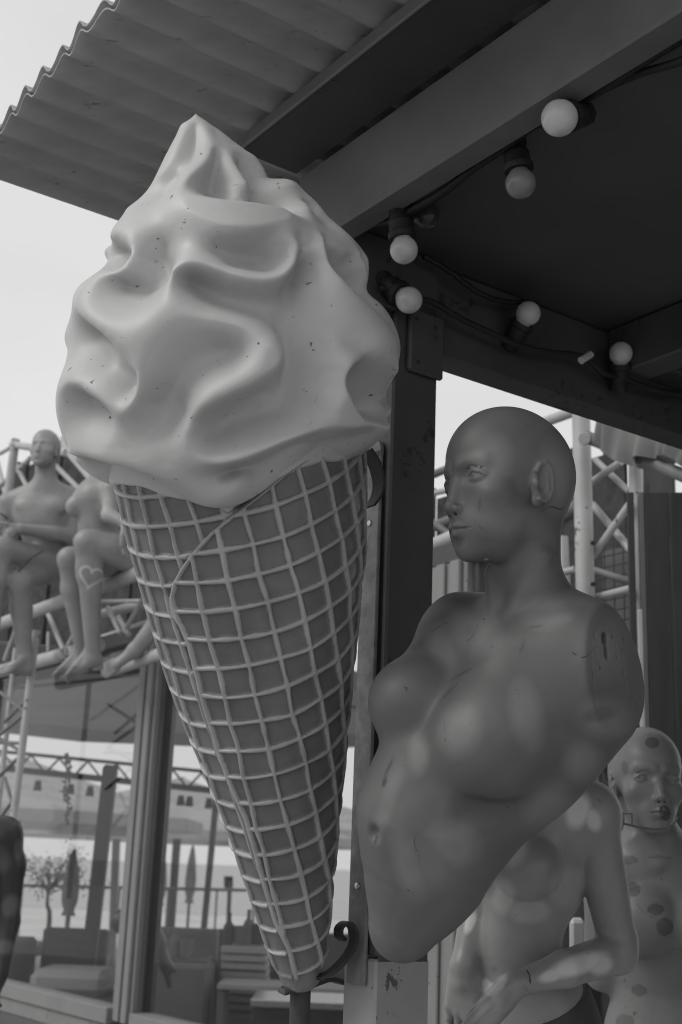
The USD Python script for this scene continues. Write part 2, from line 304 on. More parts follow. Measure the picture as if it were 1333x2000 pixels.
line([(683, 702), (661, 720), (651, 744), (655, 771), (667, 798), (688, 819), (718, 836), (740, 848)], [15 * K, 18 * K, 20 * K, 20 * K, 20 * K, 18 * K, 16 * K, 13 * K])
line([(231, 467), (257, 470), (272, 487), (278, 508), (275, 526), (263, 538), (248, 538), (226, 532), (200, 535), (178, 556), (172, 581), (177, 605), (192, 623), (218, 645), (247, 669), (271, 694), (284, 718), (286, 747), (282, 773), (270, 796), (257, 802), (240, 795), (205, 768), (182, 750), (166, 745), (154, 755), (147, 775), (146, 798), (151, 837), (159, 868)],
     np.array([8, 11, 12, 14, 14, 13, 13, 12, 5, 9, 13, 15, 15, 15, 15, 15, 15, 15, 15, 14, 13, 12, 12, 12, 13, 13, 13, 13, 12, 10]) * K)
line([(230, 860), (290, 880), (345, 905)], 12 * K); line([(420, 940), (480, 930)], 8 * K); line([(660, 860), (700, 865)], 6 * K)
# lower rim
line([(162, 880), (179, 888), (205, 894), (244, 910), (284, 922), (323, 936), (357, 941)], 14 * K)
line([(190, 915), (240, 930), (300, 943)], -8 * K)
# grooves
line([(381, 245), (382, 267), (380, 297), (374, 317)], [-2 * K, -5 * K, -5 * K, -2 * K])
line([(345, 345), (330, 365), (318, 385)], -3 * K); 
line([(424, 300), (420, 322), (404, 350), (396, 366), (409, 381), (440, 388), (490, 393)], np.array([-4, -7, -11, -13, -12, -9, -6]) * K)
line([(450, 350), (470, 385), (500, 398)], -3 * K)
line([(477, 326), (491, 347), (507, 364)], -12 * K)
line([(516, 402), (534, 403), (552, 412)], -19 * K); line([(580, 395), (583, 415)], -4 * K)
line([(420, 484), (450, 487), (485, 487), (520, 491), (540, 506)], [-6 * K, -11 * K, -14 * K, -14 * K, -10 * K])
line([(450, 512), (490, 518), (525, 522)], -11 * K)
line([(364, 548), (378, 562), (405, 578), (440, 592), (480, 604), (520, 615)], np.array([-10, -15, -15, -13, -12, -12]) * K)
line([(385, 545), (420, 556), (460, 572), (510, 586), (550, 590), (570, 560), (584, 530), (588, 505)], np.array([-12, -13, -12, -12, -12, -14, -14, -12]) * K)
line([(545, 625), (562, 655), (572, 690), (570, 730), (552, 765), (520, 785)], np.array([-12, -16, -19, -19, -16, -14]) * K)
line([(400, 828), (416, 815), (450, 797), (490, 778), (520, 762)], np.array([-8, -11, -12, -12, -12]) * K)
line([(408, 855), (440, 850), (490, 832), (540, 810), (575, 795)], np.array([-11, -15, -15, -14, -11]) * K)
line([(440, 935), (500, 922), (560, 897), (600, 880)], np.array([-2, -5, -7, -6]) * K)
line([(618, 494), (630, 518), (650, 540), (672, 558), (695, 575)], -14 * K); line([(645, 510), (670, 530), (695, 551)], -18 * K)
line([(668, 735), (666, 765), (678, 792), (700, 808)], -14 * K); line([(690, 728), (695, 760), (715, 790), (740, 805)], -22 * K); line([(720, 745), (740, 775)], -14 * K)
line([(645, 870), (600, 895), (560, 912)], -4 * K)
line([(225, 485), (240, 492), (255, 505), (245, 518)], -14 * K)
line([(290, 500), (300, 535), (292, 562), (265, 560), (235, 552)], np.array([-9, -12, -11, -9, -5]) * K); line([(315, 480), (335, 510), (330, 545)], -8 * K)
line([(176, 640), (194, 655), (213, 678), (200, 705)], -12 * K)
line([(226, 715), (245, 735), (255, 765)], -7 * K); line([(270, 735), (268, 765)], -3 * K)
line([(168, 775), (185, 790), (215, 806)], -7 * K); 
line([(300, 790), (318, 765), (340, 745), (375, 715), (415, 690), (460, 680)], np.array([-10, -13, -13, -11, -9, -6]) * K)
line([(300, 830), (330, 825), (355, 800)], -8 * K)

cons_p, cons_d = np.array(cons_p), np.array(cons_d)
_, keep_ = np.unique(np.round(cons_p / 0.004).astype(int), axis=0, return_index=True)
rbf_a = RBFInterpolator(cons_p[keep_], cons_d[keep_], kernel='thin_plate_spline', smoothing=1e-6, degree=1)
rbf_b = RBFInterpolator(cons_p[keep_], cons_d[keep_], kernel='linear', smoothing=1e-3, degree=0)
rbf = lambda q: 0.25 * rbf_a(q) + 0.75 * rbf_b(q)
TF = np.where(np.abs(TU) > np.pi / 2, np.sign(TU) * np.pi - TU, TU)  # the far side repeats the near one
BF = around(PR, PS, TF)
half_ = np.abs(U_) <= np.pi / 2 + 0.02
D = np.zeros((NV, NU)); idx = np.where(half_)[0]
D[:, idx] = np.clip(rbf(BF[:, idx].reshape(-1, 3)).reshape(NV, -1), -0.045, 0.04)
tfc = TF[0]
for j in np.where(~half_)[0]: D[:, j] = D[:, idx[int(np.argmin(np.abs(U_[idx] - tfc[j])))]]
from scipy.ndimage import gaussian_filter
D = gaussian_filter(D, (1.35, 1.35), mode=('nearest', 'wrap'))
D *= np.clip(tt / 0.02, 0, 1)[:, None]; D *= np.clip((al[-1] - tt) / 0.02, 0, 1)[:, None]
LIP = [(230, 950), (245, 947), (270, 944), (300, 948), (326, 953), (355, 966), (383, 973), (420, 979), (448, 985), (462, 996), (470, 1008), (478, 1000), (490, 984), (515, 964), (556, 940), (590, 918), (630, 905), (676, 898), (705, 889), (722, 882), (726, 876)]
lp = np.array([cone_px(*q) for q in LIP]); o_ = np.argsort(lp[:, 0]); lp = lp[o_]
un = np.linspace(-np.pi, np.pi, 420)
sb = np.interp(un, np.r_[-np.pi, lp[0, 0] - 0.25, lp[:, 0], lp[-1, 0] + 0.25, np.pi], np.r_[lp[[0, -1], 1].mean(), lp[0, 1] + 0.004, lp[:, 1], lp[-1, 1] + 0.004, lp[[0, -1], 1].mean()])
sb = gaussian_filter(sb, 1.5, mode='wrap') + 0.004 * (meshkit.noise(np.stack([np.cos(un) * 5, np.sin(un) * 5, 0 * un], -1), 8) - 0.5)
sb_ = np.interp(U_, un, gaussian_filter(sb, 12.0, mode='wrap'))
V = B0 + D[..., None] * N0 + (np.clip((tt / al[-1] - 0.80) / 0.17, 0, 1)[:, None] * (sb_ - 0.002 - pS[-1])[None])[..., None] * AX
swirl_mesh = grid_mesh(V)
# collar of cream lapping down over the wafer edge, with one drip
cv = np.array([(-0.0005, -0.006), (0.0, 0.0), (0.003, 0.005), (0.008, 0.008), (0.022, 0.0115), (0.036, 0.011), (0.050, 0.002), (0.060, -0.012)])
cu = spline(cv, 5); CS, CR = sb[None] + cu[:, :1], cone_r(np.minimum(sb[None] + cu[:, :1], 0.84)) + 0.004 + cu[:, 1:]
CR = CR + 0.006 * (meshkit.noise(np.stack([np.cos(un)[None] * 4 + 0 * CS, np.sin(un)[None] * 4 + 0 * CS, CS * 12], -1), 12) - 0.5) * np.clip(cu[:, :1] / 0.02, 0, 1)
drip = grid_mesh(around(CR, CS, np.repeat(un[None], len(cu), 0))[::-1])

def mat_cream():
    N = {'tc': ('texture_coordinate', {}), 'n1': ('noise_texture', {'scale': 5.0, 'detail': 4.0}), 'r1': ('rgb_ramp', {'ramp': [(0.3, (0.46,) * 3), (0.7, (0.54,) * 3)]}),
         'n2': ('noise_texture', {'scale': 75.0, 'detail': 3.0, 'roughness': 0.7}), 'r2': ('rgb_ramp', {'ramp': [(0.685, (0, 0, 0)), (0.71, (1, 1, 1))]}),
         'n3': ('noise_texture', {'scale': 4.5, 'detail': 5.0, 'roughness': 0.75}), 'r3': ('rgb_ramp', {'ramp': [(0.52, (0, 0, 0)), (0.75, (0.5, 0.5, 0.5))]}),
         'mxd': ('mix_color', {'b': (0.38,) * 3}), 'mx': ('mix_color', {'b': (0.10,) * 3}),
         **CRACK, 'mc': ('mix_color', {'b': (0.22,) * 3}),
         'nb': ('noise_texture', {'scale': 14.0, 'detail': 3.0}), 'b': ('bump', {'strength': 0.12, 'distance': 0.01}),
         'p': ('principled_bsdf', {'roughness': 0.46, 'specular_ior_level': 0.4})}
    K = [('tc.object', n + '.vector') for n in ('n1', 'n2', 'n3', 'nb')] + [('n1.fac', 'r1.fac'), ('n2.fac', 'r2.fac'), ('n3.fac', 'r3.fac'), ('r1.color', 'mxd.a'), ('r3.color', 'mxd.fac'), ('mxd.result', 'mx.a'), ('r2.color', 'mx.fac'), ('mx.result', 'mc.a'), ('ck_f.value', 'mc.fac'), ('mc.result', 'p.base_color'), ('nb.fac', 'b.height'), ('b.normal', 'p.normal')] + CRACK_L
    M['cream'] = usdkit.material(stage, '/World/Looks/cream', N, K, surface='p.BSDF')
def mat_wafer():
    N = {'tc': ('texture_coordinate', {}), 'w': ('attribute', {'attribute': 'worn'}), 'n1': ('noise_texture', {'scale': 14.0, 'detail': 6.0, 'roughness': 0.65}),
         'rec': ('rgb_ramp', {'ramp': [(0.3, (0.135,) * 3), (0.7, (0.20,) * 3)]}), 'rid': ('rgb_ramp', {'ramp': [(0.3, (0.30,) * 3), (0.7, (0.44,) * 3)]}),
         'n2': ('noise_texture', {'scale': 150.0, 'detail': 4.0, 'roughness': 0.7}), 'mm': ('math', {'math_type': 'multiply_add', 'value2': 0.9, 'value3': -0.45}), 'ad': ('math', {'math_type': 'add', 'use_clamp': True}), 'rw': ('rgb_ramp', {'ramp': [(0.35, (0, 0, 0)), (0.75, (1, 1, 1))]}),
         'mx': ('mix_color', {}), 'n3': ('noise_texture', {'scale': 90.0, 'detail': 3.0}), 'b': ('bump', {'strength': 0.15, 'distance': 0.003}),
         'p': ('principled_bsdf', {'roughness': 0.42, 'specular_ior_level': 0.5})}
    K = [('tc.object', n + '.vector') for n in ('n1', 'n2', 'n3')] + [('n1.fac', 'rec.fac'), ('n1.fac', 'rid.fac'), ('n2.fac', 'mm.value1'), ('w.fac', 'ad.value1'), ('mm.value', 'ad.value2'), ('ad.value', 'rw.fac'), ('rec.color', 'mx.a'), ('rid.color', 'mx.b'), ('rw.color', 'mx.fac'), ('mx.result', 'p.base_color'), ('n3.fac', 'b.height'), ('b.normal', 'p.normal')]
    M['wafer'] = usdkit.material(stage, '/World/Looks/wafer', N, K, surface='p.BSDF')
mat_cream(); mat_wafer()
ice = thing('ice_cream_cone', 'giant fibreglass soft-serve ice cream cone with pale swirl and waffle cone', 'ice cream cone', TIP)
part(ice, 'cone', cone_mesh, 'wafer', 'darker waffle cone with pale worn lattice ridges', True, attrs={'worn': cone_worn})
sw = part(ice, 'swirl', swirl_mesh, 'cream', 'pale swirled cream with chips and scuffs', True)
part(sw, 'lip', drip, 'cream', smooth=True)
# ------------------------------------------------------------------ stall: roof, beams, corner post
ZC = 2.64
kiosk = thing('beach_kiosk', 'dark painted timber kiosk frame with corner post, roof beams and corrugated eave', 'kiosk', CORNER)
def kp(name, mat, *a, label=None, bev=0.004): return part(kiosk, name, sbox(*a, bev), mat, label)
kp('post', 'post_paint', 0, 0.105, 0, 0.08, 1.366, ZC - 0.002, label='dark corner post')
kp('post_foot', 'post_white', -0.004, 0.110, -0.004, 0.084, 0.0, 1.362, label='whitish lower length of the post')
pl = kp('post_plate', 'post_paint', 0.026, 0.1085, -0.014, -0.001, 2.39, 2.515)
for q in ((0.04, 2.495), (0.085, 2.49), (0.045, 2.41), (0.088, 2.47)):
    part(pl, 'screw', lathe([(0, 0), (0.0035, 0), (0.0035, 0.002), (0, 0.002)], 10, st(q[0], -0.0135, q[1]), -WX), 'dark_iron')
kp('cross_beam', 'stall_paint', -0.11, 3.0, 0.012, 0.075, 2.452, ZC - 0.003, label='beam along the far side under the ceiling')
kp('cross_beam', 'stall_paint', -0.11, -0.003, -0.012, 0.009, 2.50, ZC - 0.004)
kp('eave_beam', 'stall_beam', -0.165, -0.112, -2.6, 0.10, 2.605, 2.765, label='lighter beam running out under the eave')
kp('soffit_board', 'stall_soffit', -0.298, -0.170, -2.6, 0.10, 2.767, 2.786, label='dark soffit board')
kp('soffit_lip', 'stall_beam', -0.306, -0.2985, -2.6, 0.10, 2.764, 2.79)
kp('ceiling', 'ceiling_paint', -0.1115, 3.2, -2.6, 0.3, ZC, ZC + 0.03, label='dark ceiling')
kp('roof_deck', 'stall_soffit', -0.17, 3.2, -2.6, 0.3, 2.83, 2.86)
kp('joist', 'stall_paint', 0.585, 0.66, -0.30, 0.0105, 2.53, ZC - 0.003)
kp('joist', 'stall_paint', 0.68, 1.25, -0.06, 0.0105, 2.558, ZC - 0.003)
kp('far_post', 'post_paint', 2.6, 2.7, 0, 0.08, 0, 2.45)
kp('far_post', 'post_paint', 2.6, 2.7, -2.5, -2.42, 0, ZC - 0.003)
kp('far_post', 'post_paint', -0.11, -0.01, -2.58, -2.5, 0, ZC - 0.003)
kp('added_side_wall', 'ceiling_paint', 1.55, 1.60, -2.6, 0.0, 0.0, ZC - 0.004)  # unseen wall added to keep the mannequins' right sides dark
kp('counter', 'stall_paint', 1.0, 1.53, -1.6, -0.9, 0.0, 1.0)
# corrugated sheet over the eave
PITCHC = 0.076
nw, nu = 460, 14
wv = np.linspace(0.53, -2.6, nw); uv_ = np.linspace(-0.655, 0.1, nu)
zz = 2.806 + 0.0105 * np.cos(2 * np.pi * (0.515 - wv) / PITCHC + np.pi)
zz[wv > 0.515] = 2.806 - 0.0105
Wg, Ug = np.meshgrid(wv, uv_, indexing='ij'); Zg = np.repeat(zz[:, None], nu, 1) + (meshkit.noise(np.stack([Wg * 6, Ug * 3, 0 * Wg], -1), 2) - 0.5) * 0.005
Ug2 = Ug + ((meshkit.noise(np.stack([Wg * 12, 0 * Wg, 0 * Wg], -1), 6) - 0.5) * 0.016) * (Ug < -0.6)
top = CORNER + Ug2[..., None] * UX + Wg[..., None] * WX + Zg[..., None] * ZX
a, b = grid_mesh(top), grid_mesh(top - 0.0035 * ZX)
b.faces = b.faces[:, ::-1]
def rim(P, Q): return grid_mesh(np.stack([P, Q], 1))
sheet = cat(a, b, rim(top[:, 0], top[:, 0] - 0.0035 * ZX), rim(top[0], top[0] - 0.0035 * ZX), rim(top[:, -1], top[:, -1] - 0.0035 * ZX), rim(top[-1], top[-1] - 0.0035 * ZX))
part(kiosk, 'corrugated_sheet', sheet, 'corrugated', 'grey corrugated eave sheet', 40)
# second sheet lapped on top: shows as thin slits of sky at two waves of the edge
lap = top[: nw // 2].copy() + 0.006 * ZX
lap = CORNER + (Ug2[:150] - 0.004)[..., None] * UX + Wg[:150, :, None] * WX + (Zg[:150] + 0.006 + 0.006 * np.clip(np.cos(2 * np.pi * (0.515 - Wg[:150]) / PITCHC + np.pi), 0, 1) * (np.abs(Ug[:150] + 0.655) < 0.2))[..., None] * ZX
la, lb = grid_mesh(lap), grid_mesh(lap + 0.003 * ZX)
part(kiosk, 'corrugated_sheet', cat(la, lb, rim(lap[:, 0], lap[:, 0] + 0.003 * ZX), rim(lap[0], lap[0] + 0.003 * ZX)), 'corrugated', 'second lapped corrugated sheet', 40)

# ------------------------------------------------------------------ iron bracket that carries the cone
br = thing('iron_bracket', 'rusty dark iron bracket with curled scrolls bolted to the corner post', 'bracket', st(-0.02, 0.04, 1.3))
bar = part(br, 'flat_bar', cat(sbox(-0.012, -0.0045, 0.016, 0.066, 1.32, 2.235, 0.002), lathe([(0, 0), (0.025, 0), (0.025, 0.0075), (0, 0.0075)], 24, st(-0.0045, 0.041, 2.233), -UX)), 'bar_iron')
for zq in (2.10, 1.475): part(bar, 'screw', lathe([(0, 0), (0.006, 0), (0.005, 0.003), (0, 0.0035)], 12, st(-0.012, 0.041, zq), -UX), 'steel')
def strap(px, d0, d1, wid=0.028, th=0.005):
    """flat iron strap bent along a line of picture points, depth running from d0 to d1"""
    P = spline(np.array([at(x, yv, d0 + (d1 - d0) * k / (len(px) - 1)) for k, (x, yv) in enumerate(px)]), 8)
    T = np.gradient(P, axis=0); T /= np.linalg.norm(T, axis=1, keepdims=True); Bn = np.repeat(WX[None], len(P), 0)
    Nn = np.cross(T, Bn); Nn /= np.linalg.norm(Nn, axis=1, keepdims=True)
    ring = [P + s * wid / 2 * Bn + q * th / 2 * Nn for s, q in ((-1, -1), (1, -1), (1, 1), (-1, 1))]
    Vv = np.stack(ring + [ring[0]], 1); mm = grid_mesh(Vv)
    return cat(mm, trimesh.Trimesh(np.array([r_[0] for r_ in ring]), [[0, 2, 1], [0, 3, 2]]), trimesh.Trimesh(np.array([r_[-1] for r_ in ring]), [[0, 1, 2], [0, 2, 3]]))
part(br, 'scroll', strap([(622, 1912), (652, 1896), (678, 1868), (692, 1840), (690, 1815), (678, 1803), (664, 1812), (663, 1828), (671, 1836)], 2.07, 2.10, 0.02, 0.006), 'dark_iron')
part(br, 'scroll', strap([(716, 880), (732, 905), (741, 940), (737, 968), (722, 990)], 2.15, 2.17, 0.03), 'dark_iron')
part(br, 'shelf_arm', strap([(560, 1932), (600, 1925), (640, 1912), (670, 1920), (712, 1927)], 2.10, 2.18, 0.03, 0.007), 'dark_iron')
part(br, 'tip_plate', obox(at(556, 1936, 2.07), at(612, 1922, 2.09) - at(556, 1936, 2.07), 0.05 * WX + 0.02 * UX, -0.008 * ZX, 0.002), 'dark_iron')
part(br, 'support_tube', tube([at(588, 1930, 2.11), at(606, 2120, 2.07) * [1, 1, 0] + [0, 0, 0.0]], 0.017, 16), 'dark_iron')

# ------------------------------------------------------------------ festoon bulbs and their cable
def bulb(px, py, mat_p, axis, label, rad=0.0245, glass='bulb_glass'):
    P = hit(px, py, *mat_p); a = np.asarray(axis, float); a = a / np.linalg.norm(a)      # axis: from globe to socket
    t = thing('light_bulb', label, 'light bulb', P, 'bulbs of the string lights')
    pr = [(0.0, -rad)] + [(rad * math.sin(q), -rad * math.cos(q)) for q in np.linspace(0.12, 2.45, 18)] + [(0.0145, 0.026), (0.0145, 0.034)]
    so_k = 1.13
    part(t, 'globe', lathe(pr, 28, P, a), glass, smooth=True)
    pr = [(0.0, 0.0215), (0.0205, 0.0215), (0.0215, 0.024), (0.0215, 0.031), (0.0195, 0.0325), (0.0185, 0.036), (0.0185, 0.052), (0.016, 0.056), (0.0155, 0.066), (0.013, 0.071), (0.0, 0.071)]
    so = part(t, 'socket', lathe([(r_ * so_k, z_) for r_, z_ in pr], 24, P, a), 'black_rubber')
    part(so, 'cable_clamp', cat(lathe([(0.0, 0.066), (0.019, 0.066), (0.019, 0.078), (0.0, 0.080)], 8, P, a)), 'black_rubber')
    return P + a * 0.074
PB, PC_ = (UX, st(-0.10, 0, 0)), (WX, st(0, -0.045, 0))
c1 = bulb(1094, 230, (ZX, st(0, 0, 2.568)), RIGHT * 0.62 + UP * 0.3 + FWD * 0.72, 'largest round white bulb, uppermost under the eave beam', 0.027)
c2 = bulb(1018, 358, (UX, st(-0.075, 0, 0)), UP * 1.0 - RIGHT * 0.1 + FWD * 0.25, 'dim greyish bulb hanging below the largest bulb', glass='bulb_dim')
c3 = bulb(790, 488, PB, UP * 1.0 - RIGHT * 0.12 + FWD * 0.2, 'bright bulb hanging straight down from the eave beam near the swirl')
c4 = bulb(832, 423, (UX, st(-0.05, 0, 0)), -RIGHT * 0.7 + UP * 0.3 + FWD * 0.4, 'bulb darkened with painted shade, half hidden behind a hanging socket', glass='bulb_shaded')
c5 = bulb(800, 586, (WX, st(0, -0.06, 0)), -RIGHT * 0.6 + UP * 0.55 + FWD * 0.5, 'bulb in front of the top of the corner post')
c6 = bulb(1033, 612, PC_, -UP * 0.9 - RIGHT * 0.5 + FWD * 0.35, 'bulb tilted upward on its socket at the middle of the far beam')
c7 = bulb(1214, 690, PC_, -UP * 1.0 + FWD * 0.3, 'bulb standing upright at the right end of the far beam')
def plane_pts(L, pl): return [hit(x, yv, *pl) for x, yv in L]
cb = thing('lamp_cable', 'dark twisted cable of the string lights stapled along the beams', 'cable', st(-0.1, -0.2, 2.6))
pb = (UX, st(-0.103, 0, 0)); pc = (WX, st(0, -0.03, 0))
def cable(L, pl, r_=0.0055, n=6):
    P = spline(plane_pts(L, pl), n); P = P + (meshkit.noise(np.stack([np.arange(len(P)) * 0.7] * 3, -1) + [[0, 40, 90]], 3)[:, None] - 0.5) * 0.003
    part(cb, 'cable', tube(P, r_, 8), 'black_rubber', smooth=True)
cable([(1420, 20), (1333, 75), (1250, 125), (1190, 165), (1140, 195), (1090, 228), (1040, 246), (990, 285), (930, 325), (870, 372), (820, 402), (780, 425), (730, 440), (690, 456), (650, 476)], pb, 0.0075)
cable([(1440, 70), (1333, 118), (1260, 140), (1210, 160), (1150, 188)], (UX, st(-0.09, 0, 0)), 0.006)
cable([(830, 500), (880, 530), (930, 568), (980, 588), (1025, 590), (1052, 594)], pc)
cable([(745, 560), (800, 578), (850, 592), (900, 622), (960, 650), (1000, 668), (1050, 684), (1100, 690), (1145, 698), (1180, 728), (1220, 738), (1270, 758), (1333, 768), (1420, 775)], pc, 0.006)
part(cb, 'cable_joint', tube(plane_pts([(1136, 704), (1155, 692)], (WX, st(0, -0.036, 0))), 0.008, 8), 'bulb_glass', 'pale tape on the cable')
# ------------------------------------------------------------------ ground, beach, sea
paint('deck_wood', 0.28, 0.75, 0.25, 3, grain=(1, 12, 1))
paint('sand', 0.50, 0.9, 0.15, 0.5)
paint('sea_water', 0.16, 0.25, 0.15, 0.08, grain=(1, 6, 1))
paint('alu_tube', 0.42, 0.42, 0.16, 4, spots=0.25, spot_col=0.09, spot_scale=22, metal=0.0, bump=0.06)
paint('tube_dark', 0.14, 0.5, 0.3, 6)
paint('frame_wood', 0.21, 0.5, 0.12, 3, spots=0.01, spot_col=0.1, bump=0.06)
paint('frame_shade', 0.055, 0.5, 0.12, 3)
paint('dark_board', 0.026, 0.6, 0.35, 6, grain=(3, 3, 0.4), bump=0.1)
paint('reed', 0.035, 0.8, 0.7, 14)
paint('pale_board', 0.42, 0.6, 0.15, 4)
paint('wicker', 0.03, 0.7, 0.4, 30)
paint('cushion', 0.27, 0.85, 0.08, 6)
paint('dark_metal', 0.03, 0.5, 0.2, 10)
paint('grey_wall', 0.11, 0.8, 0.12, 3)
def fabric(name, c, tl):
    M[name] = usdkit.material(stage, '/World/Looks/' + name, {'d': ('diffuse_bsdf', {'color': (c,) * 3}), 't': ('translucent_bsdf', {'color': (tl,) * 3}), 'm': ('mix_closure', {'fac': 0.4}),
        'tc': ('texture_coordinate', {}), 'n': ('noise_texture', {'scale': 3.0, 'detail': 4.0}), 'r': ('rgb_ramp', {'ramp': [(0.3, (c * 0.8,) * 3), (0.7, (min(c * 1.15, 0.9),) * 3)]})},
        [('tc.object', 'n.vector'), ('n.fac', 'r.fac'), ('r.color', 'd.color'), ('d.BSDF', 'm.closure1'), ('t.BSDF', 'm.closure2')], surface='m.closure')
fabric('parasol_cloth', 0.5, 0.4); fabric('parasol_dim', 0.22, 0.13); fabric('tarp', 0.30, 0.14)
M['pane_glass'] = usdkit.material(stage, '/World/Looks/pane_glass', {'t': ('transparent_bsdf', {'color': (0.90, 0.90, 0.90)}), 'geo': ('geometry', {}), 'nb': ('math', {'math_type': 'subtract', 'value1': 1.0}), 'mf': ('math', {'math_type': 'multiply'}), 'g': ('glossy_bsdf', {'color': (1, 1, 1), 'roughness': 0.01}), 'f': ('fresnel', {'IOR': 1.38}), 'm': ('mix_closure', {}),
    'tc': ('texture_coordinate', {}), 'n': ('noise_texture', {'scale': 1.2}), 'b': ('bump', {'strength': 0.05, 'distance': 0.02})},
    [('geo.backfacing', 'nb.value2'), ('nb.value', 'mf.value1'), ('f.fac', 'mf.value2'), ('mf.value', 'm.fac'), ('t.BSDF', 'm.closure1'), ('g.BSDF', 'm.closure2'), ('tc.object', 'n.vector'), ('n.fac', 'b.height'), ('b.normal', 'g.normal')], surface='m.closure')
def sheet_xy(x0, x1, y0, y1, z, n=2):
    X, Y = np.meshgrid(np.linspace(x0, x1, n), np.linspace(y0, y1, n), indexing='ij')
    mm = grid_mesh(np.stack([X, Y, np.full_like(X, z)], -1)); return mm
solo('ground', sheet_xy(-400, 400, -150, 60, -0.012), 'sand', kind='structure', smooth=False)
solo('terrace_deck', sheet_xy(-14, 14, -8, 24, 0.0), 'deck_wood', kind='structure', smooth=False)
solo('sea', sheet_xy(-3000, 3000, 42, 4000, -0.006), 'sea_water', kind='structure', smooth=False)

# ------------------------------------------------------------------ glazed pavilion on the left
PL0 = at(250, 1650, 6.4)
def pl(off=0.0): return (UX, PL0 + off * UX)
def wz(px, py, off=0.0):
    P = hit(px, py, *pl(off)) - PL0; return P @ WX, P[2] + PL0[2]
def fb_(w0, w1, o0, o1, z0, z1, bev=0.004): return obox(PL0 * [1, 1, 0] + w0 * WX + o0 * UX + z0 * ZX, (w1 - w0) * WX, (o1 - o0) * UX, (z1 - z0) * ZX, bev)
pav = thing('glass_pavilion', 'pavilion with tall glazed front in pale wooden frames under a dark upper wall', 'pavilion', PL0 * [1, 1, 0])
wA, wB = wz(247, 1635)[0], wz(284, 1635)[0]                        # far and near edge of the frame post
zS = wz(100, 1962)[1]; zT = wz(200, 1270)[1]
PW = wA - wB
for k, w0 in enumerate((wB + 2.35, wB, wB - 2.35)):
    ps_ = part(pav, 'post', fb_(w0, w0 + PW, 0, 0.09, zS, zT), 'frame_wood', 'pale stepped window post' if k == 1 else None)
    part(ps_, 'bead', fb_(w0 + 0.02, w0 + PW * 0.36, -0.022, -0.001, zS, zT), 'frame_wood')
    part(ps_, 'bead', fb_(w0 + PW * 0.55, w0 + PW * 0.8, -0.014, -0.001, zS, zT), 'frame_wood')
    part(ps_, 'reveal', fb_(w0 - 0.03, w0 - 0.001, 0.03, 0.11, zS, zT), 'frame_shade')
for k in range(2):
    a = wB + 2.35 - 2.35 * k; b = a - 2.35 + PW
    part(pav, 'sill', fb_(b + 0.001, a - 0.031, -0.03, 0.10, zS - 0.02, zS + 0.055), 'frame_wood')
    part(pav, 'sill', fb_(b + 0.001, a - 0.031, -0.01, 0.08, zS - 0.10, zS - 0.022), 'frame_wood')
    part(pav, 'pane', fb_(b + 0.001, a - 0.031, 0.045, 0.051, zS + 0.056, zT - 0.001, 0), 'pane_glass')
part(pav, 'base_wall', fb_(wB - 2.5, wB + 3.0, -0.005, 0.09, 0.0, zS - 0.102), 'grey_wall')
part(pav, 'head_rail', fb_(wB - 2.5, wB + 3.0, 0.0, 0.09, zT + 0.001, zT + 0.08), 'frame_shade')
zU = wz(40, 905, 0.5)[1]
for k in range(26):
    w0 = wB - 0.55 + k * 0.22
    part(pav, 'plank', fb_(w0, w0 + 0.212, 0.50 + 0.01 * (k % 3), 0.53 + 0.01 * (k % 3), zT + 0.09, zU + 0.05 * math.sin(k * 2.1), 0.003), 'reed', 'dark weathered upper wall plank' if k == 0 else None)

# ------------------------------------------------------------------ trusses
def tl(par, name, a, b, wpx, off=0.0, plane=None, mat='alu_tube', ext=0.0, label=None):
    n, p0 = plane or pl(-0.20); A, B = hit(*a, n, p0 + off * n), hit(*b, n, p0 + off * n)
    A, B = A - (B - A) * ext, B + (B - A) * ext
    d = ((A + B) / 2 - EYE) @ FWD
    k = max(2, int(np.linalg.norm(B - A) / 0.3)); P = A + np.linspace(0, 1, k)[:, None] * (B - A)
    return part(par, name, tube(P, wpx * d / FPX / 2, 14), mat, label, 50)
tr = thing('stage_truss', 'pale tubular lattice truss along the top of the glazed pavilion, carrying seated mannequins', 'truss', hit(170, 1155, *pl(-0.2)) * [1, 1, 1])
C_ = 'chord'; Br = 'brace'
tl(tr, C_, (69, 1194), (284, 1115), 27, ext=0.45); tl(tr, C_, (211, 1247), (287, 1222), 22, 0.40, ext=1.6)
tl(tr, C_, (0, 1312), (157, 1270), 26, ext=0.2); tl(tr, C_, (230, 1306), (324, 1274), 25, ext=0.25)
tl(tr, C_, (224, 1194), (302, 1176), 20, 0.3, ext=0.3); tl(tr, Br, (205, 1175), (280, 1174), 8, 0.2, ext=0.2)
for a, b in (((94, 1198), (125, 1270)), ((130, 1270), (158, 1215)), ((211, 1187), (236, 1237)), ((243, 1234), (296, 1143)), ((232, 1205), (252, 1240)), ((40, 1205), (70, 1285)), ((10, 1290), (38, 1215)), ((300, 1170), (330, 1250))): tl(tr, Br, a, b, 10, 0.12)
tl(tr, Br, (95, 1235), (94, 1290), 6, 0.5)
tl(tr, C_, (31, 858), (10, 1010), 17, 0.3); tl(tr, C_, (25, 868), (130, 884), 15, 0.3); tl(tr, Br, (0, 886), (32, 868), 8, 0.3)
tl(tr, Br, (0, 950), (60, 895), 10, 0.45); tl(tr, Br, (30, 905), (58, 960), 9, 0.45); tl(tr, Br, (-10, 880), (22, 1010), 9, 0.5); tl(tr, Br, (110, 910), (180, 980), 10, 0.4)
part(tr, 'board', obox(hit(118, 875, *pl(0.1)), hit(190, 960, *pl(0.1)) - hit(118, 875, *pl(0.1)), 0.09 * ZX + 0.02 * WX, 0.03 * UX, 0.003), 'pale_board')
